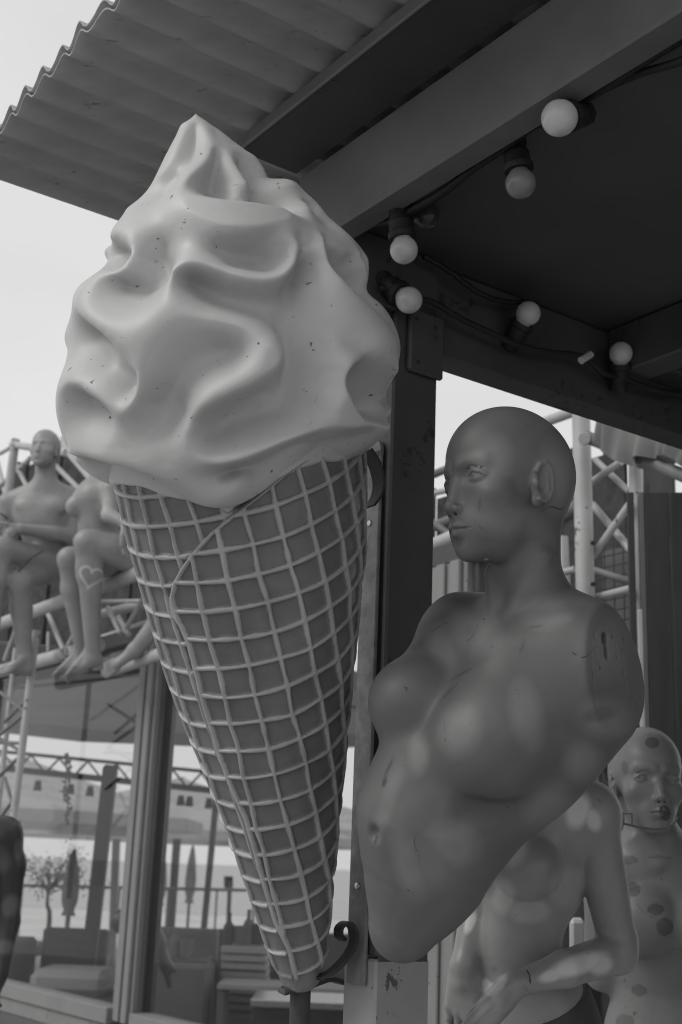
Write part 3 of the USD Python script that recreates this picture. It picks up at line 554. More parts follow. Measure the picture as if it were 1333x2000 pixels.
# lower lattice mast at the far left
ms = thing('lattice_mast', 'slim lattice mast standing at the left edge before the glass', 'mast', hit(45, 1700, *pl(-0.3)))
mp = pl(-0.35)
tl(ms, C_, (58, 1345), (22, 1640), 15, plane=mp, ext=0.4); tl(ms, C_, (20, 1370), (-10, 1640), 11, 0.15, plane=mp, ext=0.4)
for a, b in (((0, 1352), (52, 1392)), ((48, 1395), (-5, 1440)), ((-5, 1440), (45, 1470)), ((42, 1475), (-10, 1525)), ((10, 1520), (30, 1590)), ((10, 1410), (50, 1370)), ((0, 1600), (28, 1560)), ((-10, 1450), (40, 1452))): tl(ms, Br, a, b, 7, 0.05, plane=mp, mat='tube_dark')

PR0 = at(1140, 1000, 4.7); prt = (UX, PR0)
t2 = thing('stage_truss', 'pale scuffed tubular truss rising behind the bald torso mannequin, ending in a corner upright', 'truss', PR0)
up = tl(t2, C_, (1136, 800), (1146, 1215), 36, plane=prt, label='stout scuffed corner upright')
for yv in (1060, 1140, 1172): part(up, 'bolt', lathe([(0, 0), (0.009, 0), (0.008, 0.004), (0, 0.005)], 10, hit(1153, yv, *prt) - 0.036 * FWD + 0.004 * RIGHT, -FWD), 'dark_metal')
tl(t2, C_, (1060, 826), (1140, 797), 21, plane=prt); tl(t2, C_, (1146, 853), (1420, 962), 27, -0.05, plane=prt, mat='tube_dark')
cp = hit(1143, 856, UX, PR0 - 0.09 * UX); part(t2, 'end_cap', lathe([(0, 0), (0.022, 0), (0.024, -0.004), (0.024, -0.02)], 20, cp, -FWD - 0.3 * RIGHT), 'alu_tube')
tl(t2, C_, (1243, 905), (1246, 1420), 28, 0.1, plane=prt)
for a, b, w_, o, mt in (((1158, 985), (1240, 1082), 15, .1, 'alu_tube'), ((1158, 1088), (1236, 978), 15, .05, 'alu_tube'), ((1155, 943), (1214, 902), 14, .1, 'alu_tube'), ((1163, 897), (1230, 960), 12, .15, 'alu_tube'), ((1158, 1113), (1234, 1137), 15, .2, 'tube_dark'), ((1160, 1168), (1238, 1148), 14, .05, 'alu_tube'),
                        ((1100, 1049), (1106, 1170), 22, .2, 'alu_tube'), ((1095, 1120), (1125, 1112), 14, .1, 'alu_tube'), ((1060, 1030), (1130, 990), 30, .35, 'tube_dark'), ((690, 1192), (960, 1100), 27, 0, 'alu_tube'), ((690, 1130), (890, 1046), 25, .1, 'alu_tube'), ((700, 1088), (730, 1050), 10, .2, 'alu_tube'), ((840, 965), (885, 955), 12, .2, 'alu_tube'), ((840, 1015), (884, 1048), 13, .2, 'tube_dark'), ((840, 930), (900, 905), 16, .3, 'tube_dark'), ((1150, 1180), (1232, 1250), 12, .3, 'tube_dark'), ((690, 1090), (960, 985), 20, .45, 'tube_dark')):
    tl(t2, C_ if w_ > 19 else Br, a, b, w_, o, plane=prt, mat=mt)
# dark clutter wall behind the right truss
bw = thing('reed_screen', 'dark reed screen with mixed boards behind the right truss', 'screen', hit(1000, 1100, UX, PR0 + 0.6 * UX))
q0 = PR0 + 0.75 * UX; wl = lambda px: (hit(px, 1100, UX, q0) - q0) @ WX
zt = hit(880, 960, UX, q0)[2]
for k in range(15):
    w0 = wl(1320) + k * 0.13
    part(bw, 'board', obox(q0 * [1, 1, 0] + w0 * WX + 0.02 * (k % 2) * UX, 0.126 * WX, 0.02 * UX, (zt + 0.05 * math.sin(k * 1.7)) * ZX, 0.002), 'reed' if k % 3 else 'dark_board')
ppa = hit(918, 1118, UX, q0 - 0.1 * UX); 
for k in range(2): part(bw, 'pale_board', obox(ppa + k * 0.055 * -WX, -0.05 * WX, 0.015 * UX, -0.16 * ZX, 0.002), 'pale_board', 'pale short board')
# tarpaulin thrown over the dark tube
A_, B_ = hit(1180, 848, UX, PR0 - 0.05 * UX), hit(1400, 930, UX, PR0 - 0.05 * UX); n1, n2 = 90, 26
uu, vv = np.meshgrid(np.linspace(0, 1, n1), np.linspace(-1, 1, n2), indexing='ij')
Lb = A_ + uu[..., None] * (B_ - A_); fold = (np.sin(uu * 46 + 1.6 * vv + 2 * np.sin(uu * 9)) * 0.5 + np.sin(uu * 23 - vv * 2.2) * 0.5)
ang = vv * 1.45; rr = 0.050 + 0.026 * fold * (0.4 + np.abs(vv))
Tp = Lb + rr[..., None] * (np.cos(ang)[..., None] * ZX - np.sin(ang)[..., None] * UX) - np.clip(np.abs(vv) - 0.55, 0, 1)[..., None] * 0.14 * (1 + 0.7 * np.sin(uu * 7))[..., None] * ZX + 0.02 * ZX
tm = grid_mesh(Tp); solo('tarpaulin', tm, 'tarp', 'pale crumpled tarpaulin draped over the dark tube at the right', 'tarpaulin', smooth=True)
# wire mesh panel
wm = thing('wire_mesh', 'dark welded wire mesh panel fixed behind the right truss upright', 'wire mesh', hit(1200, 1200, UX, PR0 + 0.4 * UX))
mpn = (UX, PR0 + 0.42 * UX); w_0, z_0 = (hit(1250, 1600, *mpn) - PR0) @ WX, hit(1200, 1700, *mpn)[2]; w_1, z_1 = (hit(1148, 1100, *mpn) - PR0) @ WX, hit(1200, 1050, *mpn)[2]
o3 = (PR0 + 0.42 * UX) * [1, 1, 0]
for wq in np.arange(w_0 - 0.3, w_1 + 0.05, 0.05): part(wm, 'wire', tube([o3 + wq * WX + z_0 * ZX, o3 + wq * WX + z_1 * ZX], 0.0028, 5), 'dark_metal')
for zq in np.arange(z_0, z_1, 0.045): part(wm, 'wire', tube([o3 + (w_0 - 0.3) * WX + zq * ZX, o3 + (w_1 + 0.05) * WX + zq * ZX], 0.0028, 5), 'dark_metal')
pale = hit(1200, 1180, UX, PR0 + 0.7 * UX)
part(bw, 'backing_board', obox(o3 + 0.2 * UX + (w_0 - 0.35) * WX, (w_1 - w_0 + 0.45) * WX, 0.02 * UX, (z_1 + 0.02) * ZX, 0.002), 'grey_wall', 'grey backing board behind the mesh')
# dark shutter at the right edge
sh = thing('dark_shutter', 'tall dark board shutter at the right edge behind the mannequins', 'shutter', at(1300, 1500, 4.1) * [1, 1, 0])
s0 = at(1264, 1400, 4.1) * [1, 1, 0]; sx = RIGHT * [1, 1, 0] + [0, -0.12, 0]; sx = sx / np.linalg.norm(sx); sy = np.cross(ZX, sx)
zt = at(1290, 925, 4.1)[2]
for k in range(6): part(sh, 'board', obox(s0 + sx * (0.012 + 0.083 * k), sx * 0.079, sy * (0.02 + 0.004 * (k % 2)), zt * ZX, 0.003), 'dark_board')
part(sh, 'edge_strip', obox(s0 - sx * 0.006, sx * 0.016, sy * 0.05 , zt * ZX, 0.002), 'grey_wall', 'thin paler edge strip')
part(sh, 'edge_strip', obox(s0 - sx * 0.045, sx * 0.022, sy * 0.03, zt * ZX, 0.002), 'dark_board')
part(sh, 'edge_strip', obox(at(1247, 1190, 4.05) * [1, 1, 0], sx * 0.014, sy * 0.012, at(1250, 1190, 4.05)[2] * ZX, 0.002), 'pale_board', 'pale thin strip')

# ------------------------------------------------------------------ terrace and beach beyond the glass
def parasol(px, py_rim, d, rad, rise, mat, label, sides=8, polew=0.07, top=None, drop=0.14):
    c = at(px, py_rim, d); base = c * [1, 1, 0]; t = thing('parasol', label, 'parasol', base)
    th_ = (np.arange(sides) + 0.5) / sides * 2 * np.pi; rings = []
    for f_ in np.linspace(0, 1, 8):
        rr_ = rad * f_; z_ = c[2] + drop + rise * (1 - f_) ** 1.0
        rings.append(np.stack([base[0] + rr_ * np.cos(th_), base[1] + rr_ * np.sin(th_), np.full(sides, z_)], -1))
    rings.append(np.stack([base[0] + rad * np.cos(th_), base[1] + rad * np.sin(th_), np.full(sides, c[2])], -1))
    Vv = np.stack(rings); Vv = np.concatenate([Vv, Vv[:, :1]], 1)
    part(t, 'canopy', grid_mesh(Vv), mat, smooth=False)
    part(t, 'pole', tube([base, base + (c[2] + drop + rise) * ZX], polew, 12), 'grey_wall')
    for k in range(0, sides): part(t, 'rib', tube([base + (c[2] + drop + rise * 0.45) * ZX, rings[6][k] - 0.02 * ZX], 0.014, 6), 'grey_wall')
parasol(300, 1400, 11.5, 3.1, 0.55, 'parasol_dim', 'large grey parasol spreading overhead just beyond the glass', 8, 0.05)
parasol(346, 1645, 22, 3.3, 0.95, 'parasol_cloth', 'wide pale parasol on the beach terrace right of the window post')
parasol(30, 1612, 17, 2.6, 0.75, 'parasol_cloth', 'wide pale parasol on the beach terrace left of the window post')
parasol(640, 1640, 26, 2.4, 0.6, 'parasol_cloth', 'pale parasol seen between the cone and the corner post')
def closed(px, py, d, hpx, wpx, mat, label):
    b = at(px, py, d); s = d / FPX; t = thing('closed_parasol', label, 'closed parasol', b * [1, 1, 0])
    pr = [(0.01, 0.5), (0.16, 0.42), (0.36, 0.2), (0.5, -0.1), (0.46, -0.3), (0.3, -0.42), (0.42, -0.5), (0.02, -0.5)]
    part(t, 'folded_canopy', lathe([(r_ * wpx * s, z_ * hpx * s) for r_, z_ in pr], 10, b), mat, smooth=50)
    part(t, 'pole', tube([b * [1, 1, 0], b], 0.025, 8), 'grey_wall')
closed(140, 1722, 13, 128, 34, 'parasol_dim', 'dark folded parasol beside the small tree')
closed(315, 1712, 24, 110, 26, 'parasol_cloth', 'pale folded parasol left of the parasol pole')
closed(374, 1706, 24, 112, 22, 'parasol_cloth', 'pale folded parasol right of the parasol pole')
# lighting gantry
gd = 13.0; gp = lambda x, yv: at(x, yv, gd)
gt = thing('lighting_gantry', 'dark horizontal lighting truss with small spotlights beyond the glass', 'truss', gp(200, 1520))
part(gt, 'chord', tube([gp(-60, 1494), gp(460, 1549)], 0.033, 10), 'dark_metal'); part(gt, 'chord', tube([gp(-60, 1462), gp(460, 1513)], 0.018, 8), 'dark_metal')
zx = np.linspace(-50, 450, 19)
for k in range(18): part(gt, 'brace', tube([gp(zx[k], (1495 if k % 2 else 1463) + (zx[k] + 60) * 0.104), gp(zx[k + 1], (1463 if k % 2 else 1495) + (zx[k + 1] + 60) * 0.104)], 0.011, 6), 'dark_metal')
for x in (76, 140, 178, 305, 355, 372, 410): part(gt, 'spotlight', lathe([(0, 0), (0.03, 0), (0.045, -0.10), (0.0, -0.10)], 10, gp(x, 1505 + (x + 60) * 0.104) - 0.03 * ZX), 'dark_metal')
def stand(name, label, c, a, b, d, w_, mat, dep=None):
    A, B = at(*a, d), at(*b, d); 
    if B[2] > A[2]: A, B = B, A
    ext_ = A + (B - A) * (A[2] / max(1e-6, A[2] - B[2]))
    s = w_ * d / FPX / 2; D_ = (ext_ - A); D_ /= np.linalg.norm(D_); x_ = np.cross(D_, FWD); x_ /= np.linalg.norm(x_); y_ = np.cross(D_, x_)
    solo(name, obox(A - s * x_ - s * y_, 2 * s * x_, 2 * s * y_, ext_ - A, 0.006), mat, label, c)
stand('timber_post', 'stout dark post beyond the left pane', 'post', (217, 1497), (182, 1808), 10, 27, 'dark_board')
stand('timber_post', 'slim dark post beyond the right pane beside the cone', 'post', (425, 1545), (400, 1803), 12, 12, 'tube_dark')
stand('beach_post', 'short post with a square head standing on the beach', 'post', (450, 1722), (447, 1795), 24, 8, 'tube_dark')
stand('beach_post', 'thin post with no head standing on the beach by the cone', 'post', (497, 1745), (495, 1805), 26, 5, 'tube_dark')
stand('beach_post', 'pale slim post behind the stout dark post', 'post', (228, 1640), (222, 1800), 16, 14, 'frame_wood')
solo('post_lamp', obox(at(443, 1735, 24), RIGHT * 0.13, WX * 0.1, UP * 0.22, 0.01), 'dark_metal', 'square lamp head on the short beach post', 'lamp')
rl = thing('guard_rail', 'thin rail along the edge of the terrace beyond the glass', 'railing', at(220, 1733, 18))
part(rl, 'rail', tube([at(-60, 1728, 18), at(520, 1740, 18)], 0.022, 8), 'tube_dark')
for x in range(-50, 520, 95): part(rl, 'baluster', tube([at(x, 1730 + x * 0.02, 18), at(x, 1730 + x * 0.02, 18) * [1, 1, 0]], 0.016, 6), 'tube_dark')
# small tree in the terrace
tb = at(95, 1800, 14); ttop = at(97, 1720, 14); tree = thing('small_tree', 'small leafy tree with a thin trunk beyond the left pane', 'tree', tb * [1, 1, 0])
part(tree, 'trunk', tube(spline([tb * [1, 1, 0], tb + [0.01, 0, 0], at(93, 1765, 14), ttop]), np.linspace(0.035, 0.012, 25), 8), 'wicker')
cc = at(97, 1700, 14); L_ = []
for k in range(12):
    q = cc + rng.normal(0, 1, 3) * [0.2, 0.2, 0.14]; part(tree, 'branch', tube([at(95, 1745, 14) + rng.normal(0, .01, 3), (q + ttop) / 2 + rng.normal(0, .03, 3), q], [0.010, 0.006, 0.003], 5), 'wicker')
    for j in range(70):
        c_ = q + rng.normal(0, 0.07, 3); e1 = rng.normal(0, 1, 3); e1 /= np.linalg.norm(e1); e2 = np.cross(e1, rng.normal(0, 1, 3)); e2 /= np.linalg.norm(e2)
        L_.append(np.array([c_ - e1 * 0.025, c_ + e2 * 0.009, c_ + e1 * 0.025, c_ - e2 * 0.009]))
Lv = np.concatenate(L_); Lf = np.arange(len(L_))[:, None] * 4
paint('leaf', 0.06, 0.5, 0.5, 8)
part(tree, 'crown', trimesh.Trimesh(Lv, np.vstack([Lf + [0, 1, 2], Lf + [0, 2, 3]]), process=False), 'leaf', smooth=False)
gv = thing('hanging_ivy', 'thin strand of ivy hanging before the lighting truss', 'plant', at(131, 1500, 8)); L_ = []
part(gv, 'stem', tube(spline([at(133, 1470, 8), at(129, 1530, 8), at(133, 1570, 8), at(128, 1605, 8)]), 0.004, 5), 'wicker')
for k in range(46):
    f_ = k / 45; c_ = at(133 - 5 * f_ + 4 * math.sin(f_ * 9), 1475 + 130 * f_, 8) + rng.normal(0, 0.012, 3); e1 = rng.normal(0, 1, 3); e1 /= np.linalg.norm(e1); e2 = np.cross(e1, rng.normal(0, 1, 3)); e2 /= np.linalg.norm(e2)
    L_.append(np.array([c_ - e1 * 0.022, c_ + e2 * 0.013, c_ + e1 * 0.022, c_ - e2 * 0.013]))
Lv = np.concatenate(L_); Lf = np.arange(len(L_))[:, None] * 4
part(gv, 'leaves', trimesh.Trimesh(Lv, np.vstack([Lf + [0, 1, 2], Lf + [0, 2, 3]]), process=False), 'leaf', smooth=False, kind='stuff')
# furniture
def block(name, label, c, px0, px1, pyt, d, dep, mat, bev=0.03, pyb=None):
    A = at(px0, pyt, d); B = at(px1, pyt, d); z0 = 0.0 if pyb is None else at(px0, pyb, d)[2]
    ex = (B - A) * [1, 1, 0]; ey = np.cross(ZX, ex); ey = ey / np.linalg.norm(ey) * dep
    return obox(np.array([A[0], A[1], z0]), ex, ey, (A[2] - z0) * ZX, bev)
solo('low_wall', block('', '', '', 283, 425, 1812, 9.5, 0.25, 'grey_wall', 0.01), 'grey_wall', 'grey low wall beyond the right pane', 'wall')
solo('low_wall', block('', '', '', 425, 760, 1816, 10.5, 0.2, 'grey_wall', 0.01), 'frame_shade', 'darker low wall running behind the cone tip', 'wall')
solo('seat_block', block('', '', '', 283, 410, 1880, 8.6, 0.7, '', 0.03), 'grey_wall', 'grey upholstered seat block beyond the right pane', 'seat')
solo('seat_cushion', block('', '', '', 290, 405, 1872, 8.7, 0.5, '', 0.02, 1880), 'frame_shade', 'dark flat cushion on the grey seat block beyond the right pane', 'cushion')
ct = thing('slatted_crate', 'pale slatted crate beside the cone tip beyond the glass', 'crate', at(470, 1850, 9.0) * [1, 1, 0])
for k in range(9): part(ct, 'slat', block('', '', '', 432, 522, 1848 + k * 16, 9.0, 0.45, '', 0.006, 1861 + k * 16), 'cushion')
bn = thing('bench', 'pale plank bench in front of the dark low wall by the cone tip', 'bench', at(560, 1925, 8.4) * [1, 1, 0])
for k in range(3): part(bn, 'plank', obox(at(425, 1922, 8.4) + k * 0.17 * np.array([0, 1.0, 0]), (at(720, 1927, 8.4) - at(425, 1922, 8.4)) * [1, 1, 0], np.array([0, 0.16, 0]), -0.035 * ZX, 0.005), 'cushion')
for x in (432, 560, 715): part(bn, 'leg', block('', '', '', x - 6, x + 8, 1936, 8.45, 0.4, '', 0.005), 'grey_wall')
for k, (x, hh) in enumerate(((446, 22), (470, 16), (484, 24), (505, 18), (340, 20), (362, 15))):
    b_ = at(x, 1846 if x > 420 else 1871, 9.1 if x > 420 else 8.85); sc_ = hh / 100
    solo('planter_pot' if k % 2 else 'bottle', lathe([(0, 0), (0.035, 0), (0.04, sc_ * 0.5), (0.036, sc_ * 0.6), (0.014, sc_ * 0.75), (0.014, sc_), (0, sc_)] if k % 2 == 0 else [(0, 0), (0.04, 0), (0.055, sc_ * 0.8), (0.05, sc_ * 0.8), (0, sc_ * 0.7)], 14, b_), 'dark_metal' if k in (0, 3) else 'grey_wall',
         ['dark bottle first from the left on the pale slatted crate', 'low pot second from the left on the pale slatted crate', 'tall grey bottle third from the left on the pale slatted crate', 'dark pot at the right end of the pale slatted crate', 'grey bottle on the dark cushion of the grey seat block', 'small grey pot on the dark cushion of the grey seat block'][k], 'pot' if k % 2 else 'bottle')
sf = thing('wicker_sofa', 'dark wicker sofa with a pale cushion beyond the left pane', 'sofa', at(120, 1950, 8) * [1, 1, 0])
part(sf, 'frame', block('', '', '', -20, 215, 1945, 9.2, 0.9, '', 0.02), 'wicker'); part(sf, 'backrest', block('', '', '', 85, 210, 1812, 10.2, 0.15, '', 0.02), 'wicker')
part(sf, 'cushion', block('', '', '', 58, 208, 1893, 9.4, 0.6, '', 0.06, 1944), 'cushion')
part(sf, 'armrest', block('', '', '', -30, 28, 1838, 9.5, 0.8, '', 0.03), 'wicker'); part(sf, 'side_cushion', block('', '', '', 24, 84, 1838, 10.3, 0.2, '', 0.03, 1866), 'cushion')
bt = thing('bar_table', 'dark table with a metal rim at the foot of the cone beyond the glass', 'table', at(520, 1980, 7.8) * [1, 1, 0])
part(bt, 'table_top', block('', '', '', 490, 700, 1952, 7.6, 0.6, '', 0.006, 1966), 'steel')
for x in (500, 545, 600, 690): part(bt, 'leg', tube([at(x, 1966, 7.8), at(x, 1966, 7.8) * [1, 1, 0]], 0.02, 8), 'dark_metal')
part(bt, 'front', block('', '', '', 494, 696, 1968, 7.7, 0.02, '', 0.002), 'dark_metal')
solo('dark_parasol_base', block('', '', '', 845, 905, 1925, 7.0, 0.5, '', 0.03), 'dark_metal', 'dark low box beyond the glass right of the corner post', 'box')
solo('seat_block', block('', '', '', 836, 960, 1860, 9.0, 0.5, '', 0.03), 'grey_wall', 'grey seat block right of the white post foot', 'seat')
# ------------------------------------------------------------------ figures: signed distance modelling, one continuous skin each
def s_ell(p, c, r):
    q = (p - np.asarray(c)) / np.asarray(r); k0 = np.sqrt((q * q).sum(-1)) + 1e-9; k1 = np.sqrt(((q / np.asarray(r)) ** 2).sum(-1)) + 1e-9
    return k0 * (k0 - 1) / k1
def s_cap(p, a, b, ra, rb):
    a, b = np.asarray(a, float), np.asarray(b, float); ab = b - a; t = np.clip(((p - a) @ ab) / max(ab @ ab, 1e-12), 0, 1)
    return np.sqrt(((p - a - t[..., None] * ab) ** 2).sum(-1)) - (ra + (rb - ra) * t)
def smin(a, b, k):
    if k <= 0: return np.minimum(a, b)
    h = np.clip(0.5 + 0.5 * (b - a) / k, 0, 1); return b * (1 - h) + a * h - k * h * (1 - h)
def smax(a, b, k): return -smin(-a, -b, k)
def rotm(**k):
    R = np.eye(3)
    for ax, d in k.items(): R = Rotation.from_euler(ax, d, degrees=True).as_matrix() @ R
    return R
def s_ellr(p, c, r, R):                                            # rotated ellipsoid, R columns are its axes
    return s_ell((p - np.asarray(c)) @ R, (0, 0, 0), r)
def head_sdf(p, male=0.0, ears=True):
    """head looking along +y, its left along -x, up z; origin at eye level in the middle of the skull"""
    x, y, z = np.abs(p[:, 0]), p[:, 1], p[:, 2]; q = np.stack([x, y, z], -1)
    d = s_ell(q, (0, -0.006, 0.030), (0.073, 0.094, 0.083))
    d = smin(d, s_ell(q, (0, -0.030, 0.004), (0.064, 0.070, 0.070)), 0.03)
    d = smin(d, s_ell(q, (0, 0.036, -0.030), (0.0525 + 0.005 * male, 0.050, 0.078)), 0.02)
    d = smin(d, s_ell(q, (0, 0.026, -0.062), (0.0445 + 0.011 * male, 0.056, 0.046 + 0.004 * male)), 0.02)
    d = smin(d, s_ell(q, (0, 0.070, -0.099), (0.019 + 0.006 * male, 0.0145, 0.0135)), 0.022)
    d = smin(d, s_ell(q, (0.043, 0.048, -0.028), (0.019, 0.022, 0.017)), 0.022)          # cheekbone
    d = smin(d, s_ell(q, (0, 0.068, -0.070), (0.028, 0.020, 0.024)), 0.018)              # mouth mound
    d = smin(d, s_cap(q, (0.012, 0.081, 0.017), (0.042, 0.064, 0.019), 0.0065, 0.006), 0.014)  # brow
    d = smax(d, -s_ell(q, (0.0320, 0.091, 0.001), (0.0200, 0.0150, 0.0118)), 0.010)      # eye socket
    d = smin(d, s_cap(q, (0, 0.081, -0.012), (0, 0.0835, -0.043), 0.0085, 0.0110), 0.010)
    d = smin(d, s_cap(q, (0, 0.0785, 0.006), (0, 0.0935, -0.036), 0.0064, 0.0070), 0.009)  # nose
    d = smin(d, s_ell(q, (0, 0.0950, -0.0390), (0.0080, 0.0090, 0.0074)), 0.006)
    d = smin(d, s_ell(q, (0.0104, 0.0865, -0.0435), (0.0058, 0.0095, 0.0058)), 0.005)
    d = smax(d, -s_ell(q, (0.0060, 0.0905, -0.0500), (0.0024, 0.0042, 0.0022)), 0.002)
    # eyes: ball, then lids as shells with a cut between them
    ec = np.array([0.0325, 0.0640, -0.001]); ball = np.sqrt(((q - ec) ** 2).sum(-1))
    d = smin(d, ball - 0.0136, 0.0015)
    up = z - (0.0045 - 0.16 * np.abs(x - 0.0325) - 20 * (x - 0.0325) ** 2); lo = -(z + 0.0052 - 14 * (x - 0.0325) ** 2)
    d = smin(d, smax(smax(ball - 0.0166, -up, 0.0006), z - 0.013, 0.004), 0.0025); d = smin(d, smax(smax(ball - 0.0158, -lo, 0.0006), -z - 0.012, 0.004), 0.0025)
    d = smax(d, -np.minimum(s_cap(q, (0.0200, 0.0775, 0.0075), (0.0310, 0.0800, 0.0125), 0.0011, 0.0016), s_cap(q, (0.0310, 0.0800, 0.0125), (0.0455, 0.0690, 0.0070), 0.0016, 0.0010)), 0.0025)
    # lips
    upl = np.minimum(s_cap(q, (0.0045, 0.0915, -0.0655), (0.0235, 0.0765, -0.0705), 0.0054, 0.0026), s_cap(q, (0, 0.0905, -0.0672), (0.0045, 0.0915, -0.0655), 0.0042, 0.0048))
    lol = s_cap(q, (0.0, 0.0885, -0.0765), (0.0205, 0.0765, -0.0725), 0.0070, 0.0028)
    d = smin(d, upl, 0.004); d = smin(d, lol, 0.004)
    d = smax(d, -s_cap(q, (0, 0.0975, -0.0712), (0.025, 0.0815, -0.0717), 0.0016, 0.0010), 0.0022)
    d = smax(d, -s_ell(q, (0, 0.0905, -0.0885), (0.014, 0.0050, 0.0040)), 0.009)
    if ears:
        Re = rotm(z=-9, x=8); e = (q - np.array([0.0655, -0.008, -0.014])) @ Re             # ear frame
        base = s_ell(e, (0.002, 0, 0), (0.009, 0.0165, 0.029)); base = smin(base, s_ell(e, (0.001, 0.004, -0.026), (0.006, 0.008, 0.009)), 0.006)
        base = smax(base, -s_ell(e, (0.0125, 0.003, 0.000), (0.0085, 0.0095, 0.0185)), 0.003)
        a = np.linspace(-0.35, 1.12, 9) * np.pi; C = np.stack([np.full(9, 0.0095), -0.0158 * np.sin(a) * -1 * -1, 0.0275 * np.cos(a)], -1)
        hx = np.min([s_cap(e, C[i], C[i + 1], 0.0028, 0.0028) for i in range(8)], 0)
        base = smin(base, hx, 0.004); base = smin(base, s_cap(e, (0.008, -0.005, 0.017), (0.008, -0.008, -0.010), 0.0026, 0.003), 0.004); base = smin(base, s_ell(e, (0.007, 0.0115, -0.004), (0.004, 0.004, 0.006)), 0.004)
        base = smax(base, -s_ell(e, (0.011, 0.0055, -0.006), (0.007, 0.0045, 0.0075)), 0.002)
        d = smin(d, base, 0.006)
    return d
FING = [(0.088, 0.0285, 0.066, 0.0086), (0.092, 0.0095, 0.075, 0.0088), (0.088, -0.0095, 0.070, 0.0084), (0.080, -0.0270, 0.055, 0.0076)]
def hand_sdf(p, curl=(18, 22, 20, 22), spread=5, thumb=(35, 20)):
    """wrist at the origin, fingers along +x, thumb on the +y side, palm facing -z"""
    d = s_cap(p, (0, 0, 0), (0.03, 0, 0), 0.024, 0.026)
    for (kx, ky, L, r) in FING: d = smin(d, s_cap(p, (0.012, ky * 0.55, 0), (kx, ky, 0.001), 0.0135, 0.0112), 0.012)
    d = smin(d, s_ell(p, (0.045, 0.0, -0.004), (0.045, 0.034, 0.013)), 0.012)
    d = smin(d, s_ell(p, (0.035, 0.022, -0.010), (0.030, 0.014, 0.013)), 0.010)
    for i, (kx, ky, L, r) in enumerate(FING):
        c = math.radians(curl[i] if np.ndim(curl) else curl); sp = math.radians(spread * (1.5 - i) * 0.9); a = np.array([kx, ky, 0.001]); ang = 0.3 * c
        for seg, f_ in enumerate((0.46, 0.30, 0.24)):
            b = a + L * f_ * np.array([math.cos(ang) * math.cos(sp), math.sin(sp), -math.sin(ang)])
            d = smin(d, s_cap(p, a, b, r * (1 - 0.09 * seg), r * (1 - 0.09 * (seg + 1))), 0.0035 if seg else 0.006); a = b; ang += c * (1.0 if seg == 0 else 0.8)
    a = np.array([0.022, 0.026, -0.006]); ta = math.radians(thumb[0]); tb = math.radians(thumb[1])
    for seg, L in enumerate((0.040, 0.032, 0.025)):
        b = a + L * np.array([math.cos(ta), math.sin(ta) * math.cos(tb), -math.sin(ta) * math.sin(tb)])
        d = smin(d, s_cap(p, a, b, 0.0125 - 0.0018 * seg, 0.0107 - 0.0018 * seg), 0.008 if seg == 0 else 0.004); a = b; ta *= 0.55
    return d
def foot_sdf(p):
    """ankle at the origin, toes along +x, sole facing -z, inner side +y"""
    d = s_cap(p, (-0.005, 0, 0.0), (-0.03, 0, -0.055), 0.032, 0.027)
    d = smin(d, s_cap(p, (0.0, 0, -0.01), (0.105, 0.008, -0.062), 0.034, 0.018), 0.03)
    d = smin(d, s_cap(p, (-0.02, 0, -0.06), (0.10, -0.014, -0.068), 0.022, 0.016), 0.02)
    for k, (y_, L, r) in enumerate(((0.026, 0.062, 0.0125), (0.009, 0.060, 0.0095), (-0.006, 0.053, 0.0090), (-0.019, 0.044, 0.0085), (-0.031, 0.033, 0.0080))):
        d = smin(d, s_cap(p, (0.095 - 0.01 * (k > 2), y_ * 0.9, -0.066), (0.11 + L * 0.75, y_, -0.072), r * 1.1, r), 0.007)
    d = smax(d, -(p[:, 2] + 0.086), 0.006)
    return d
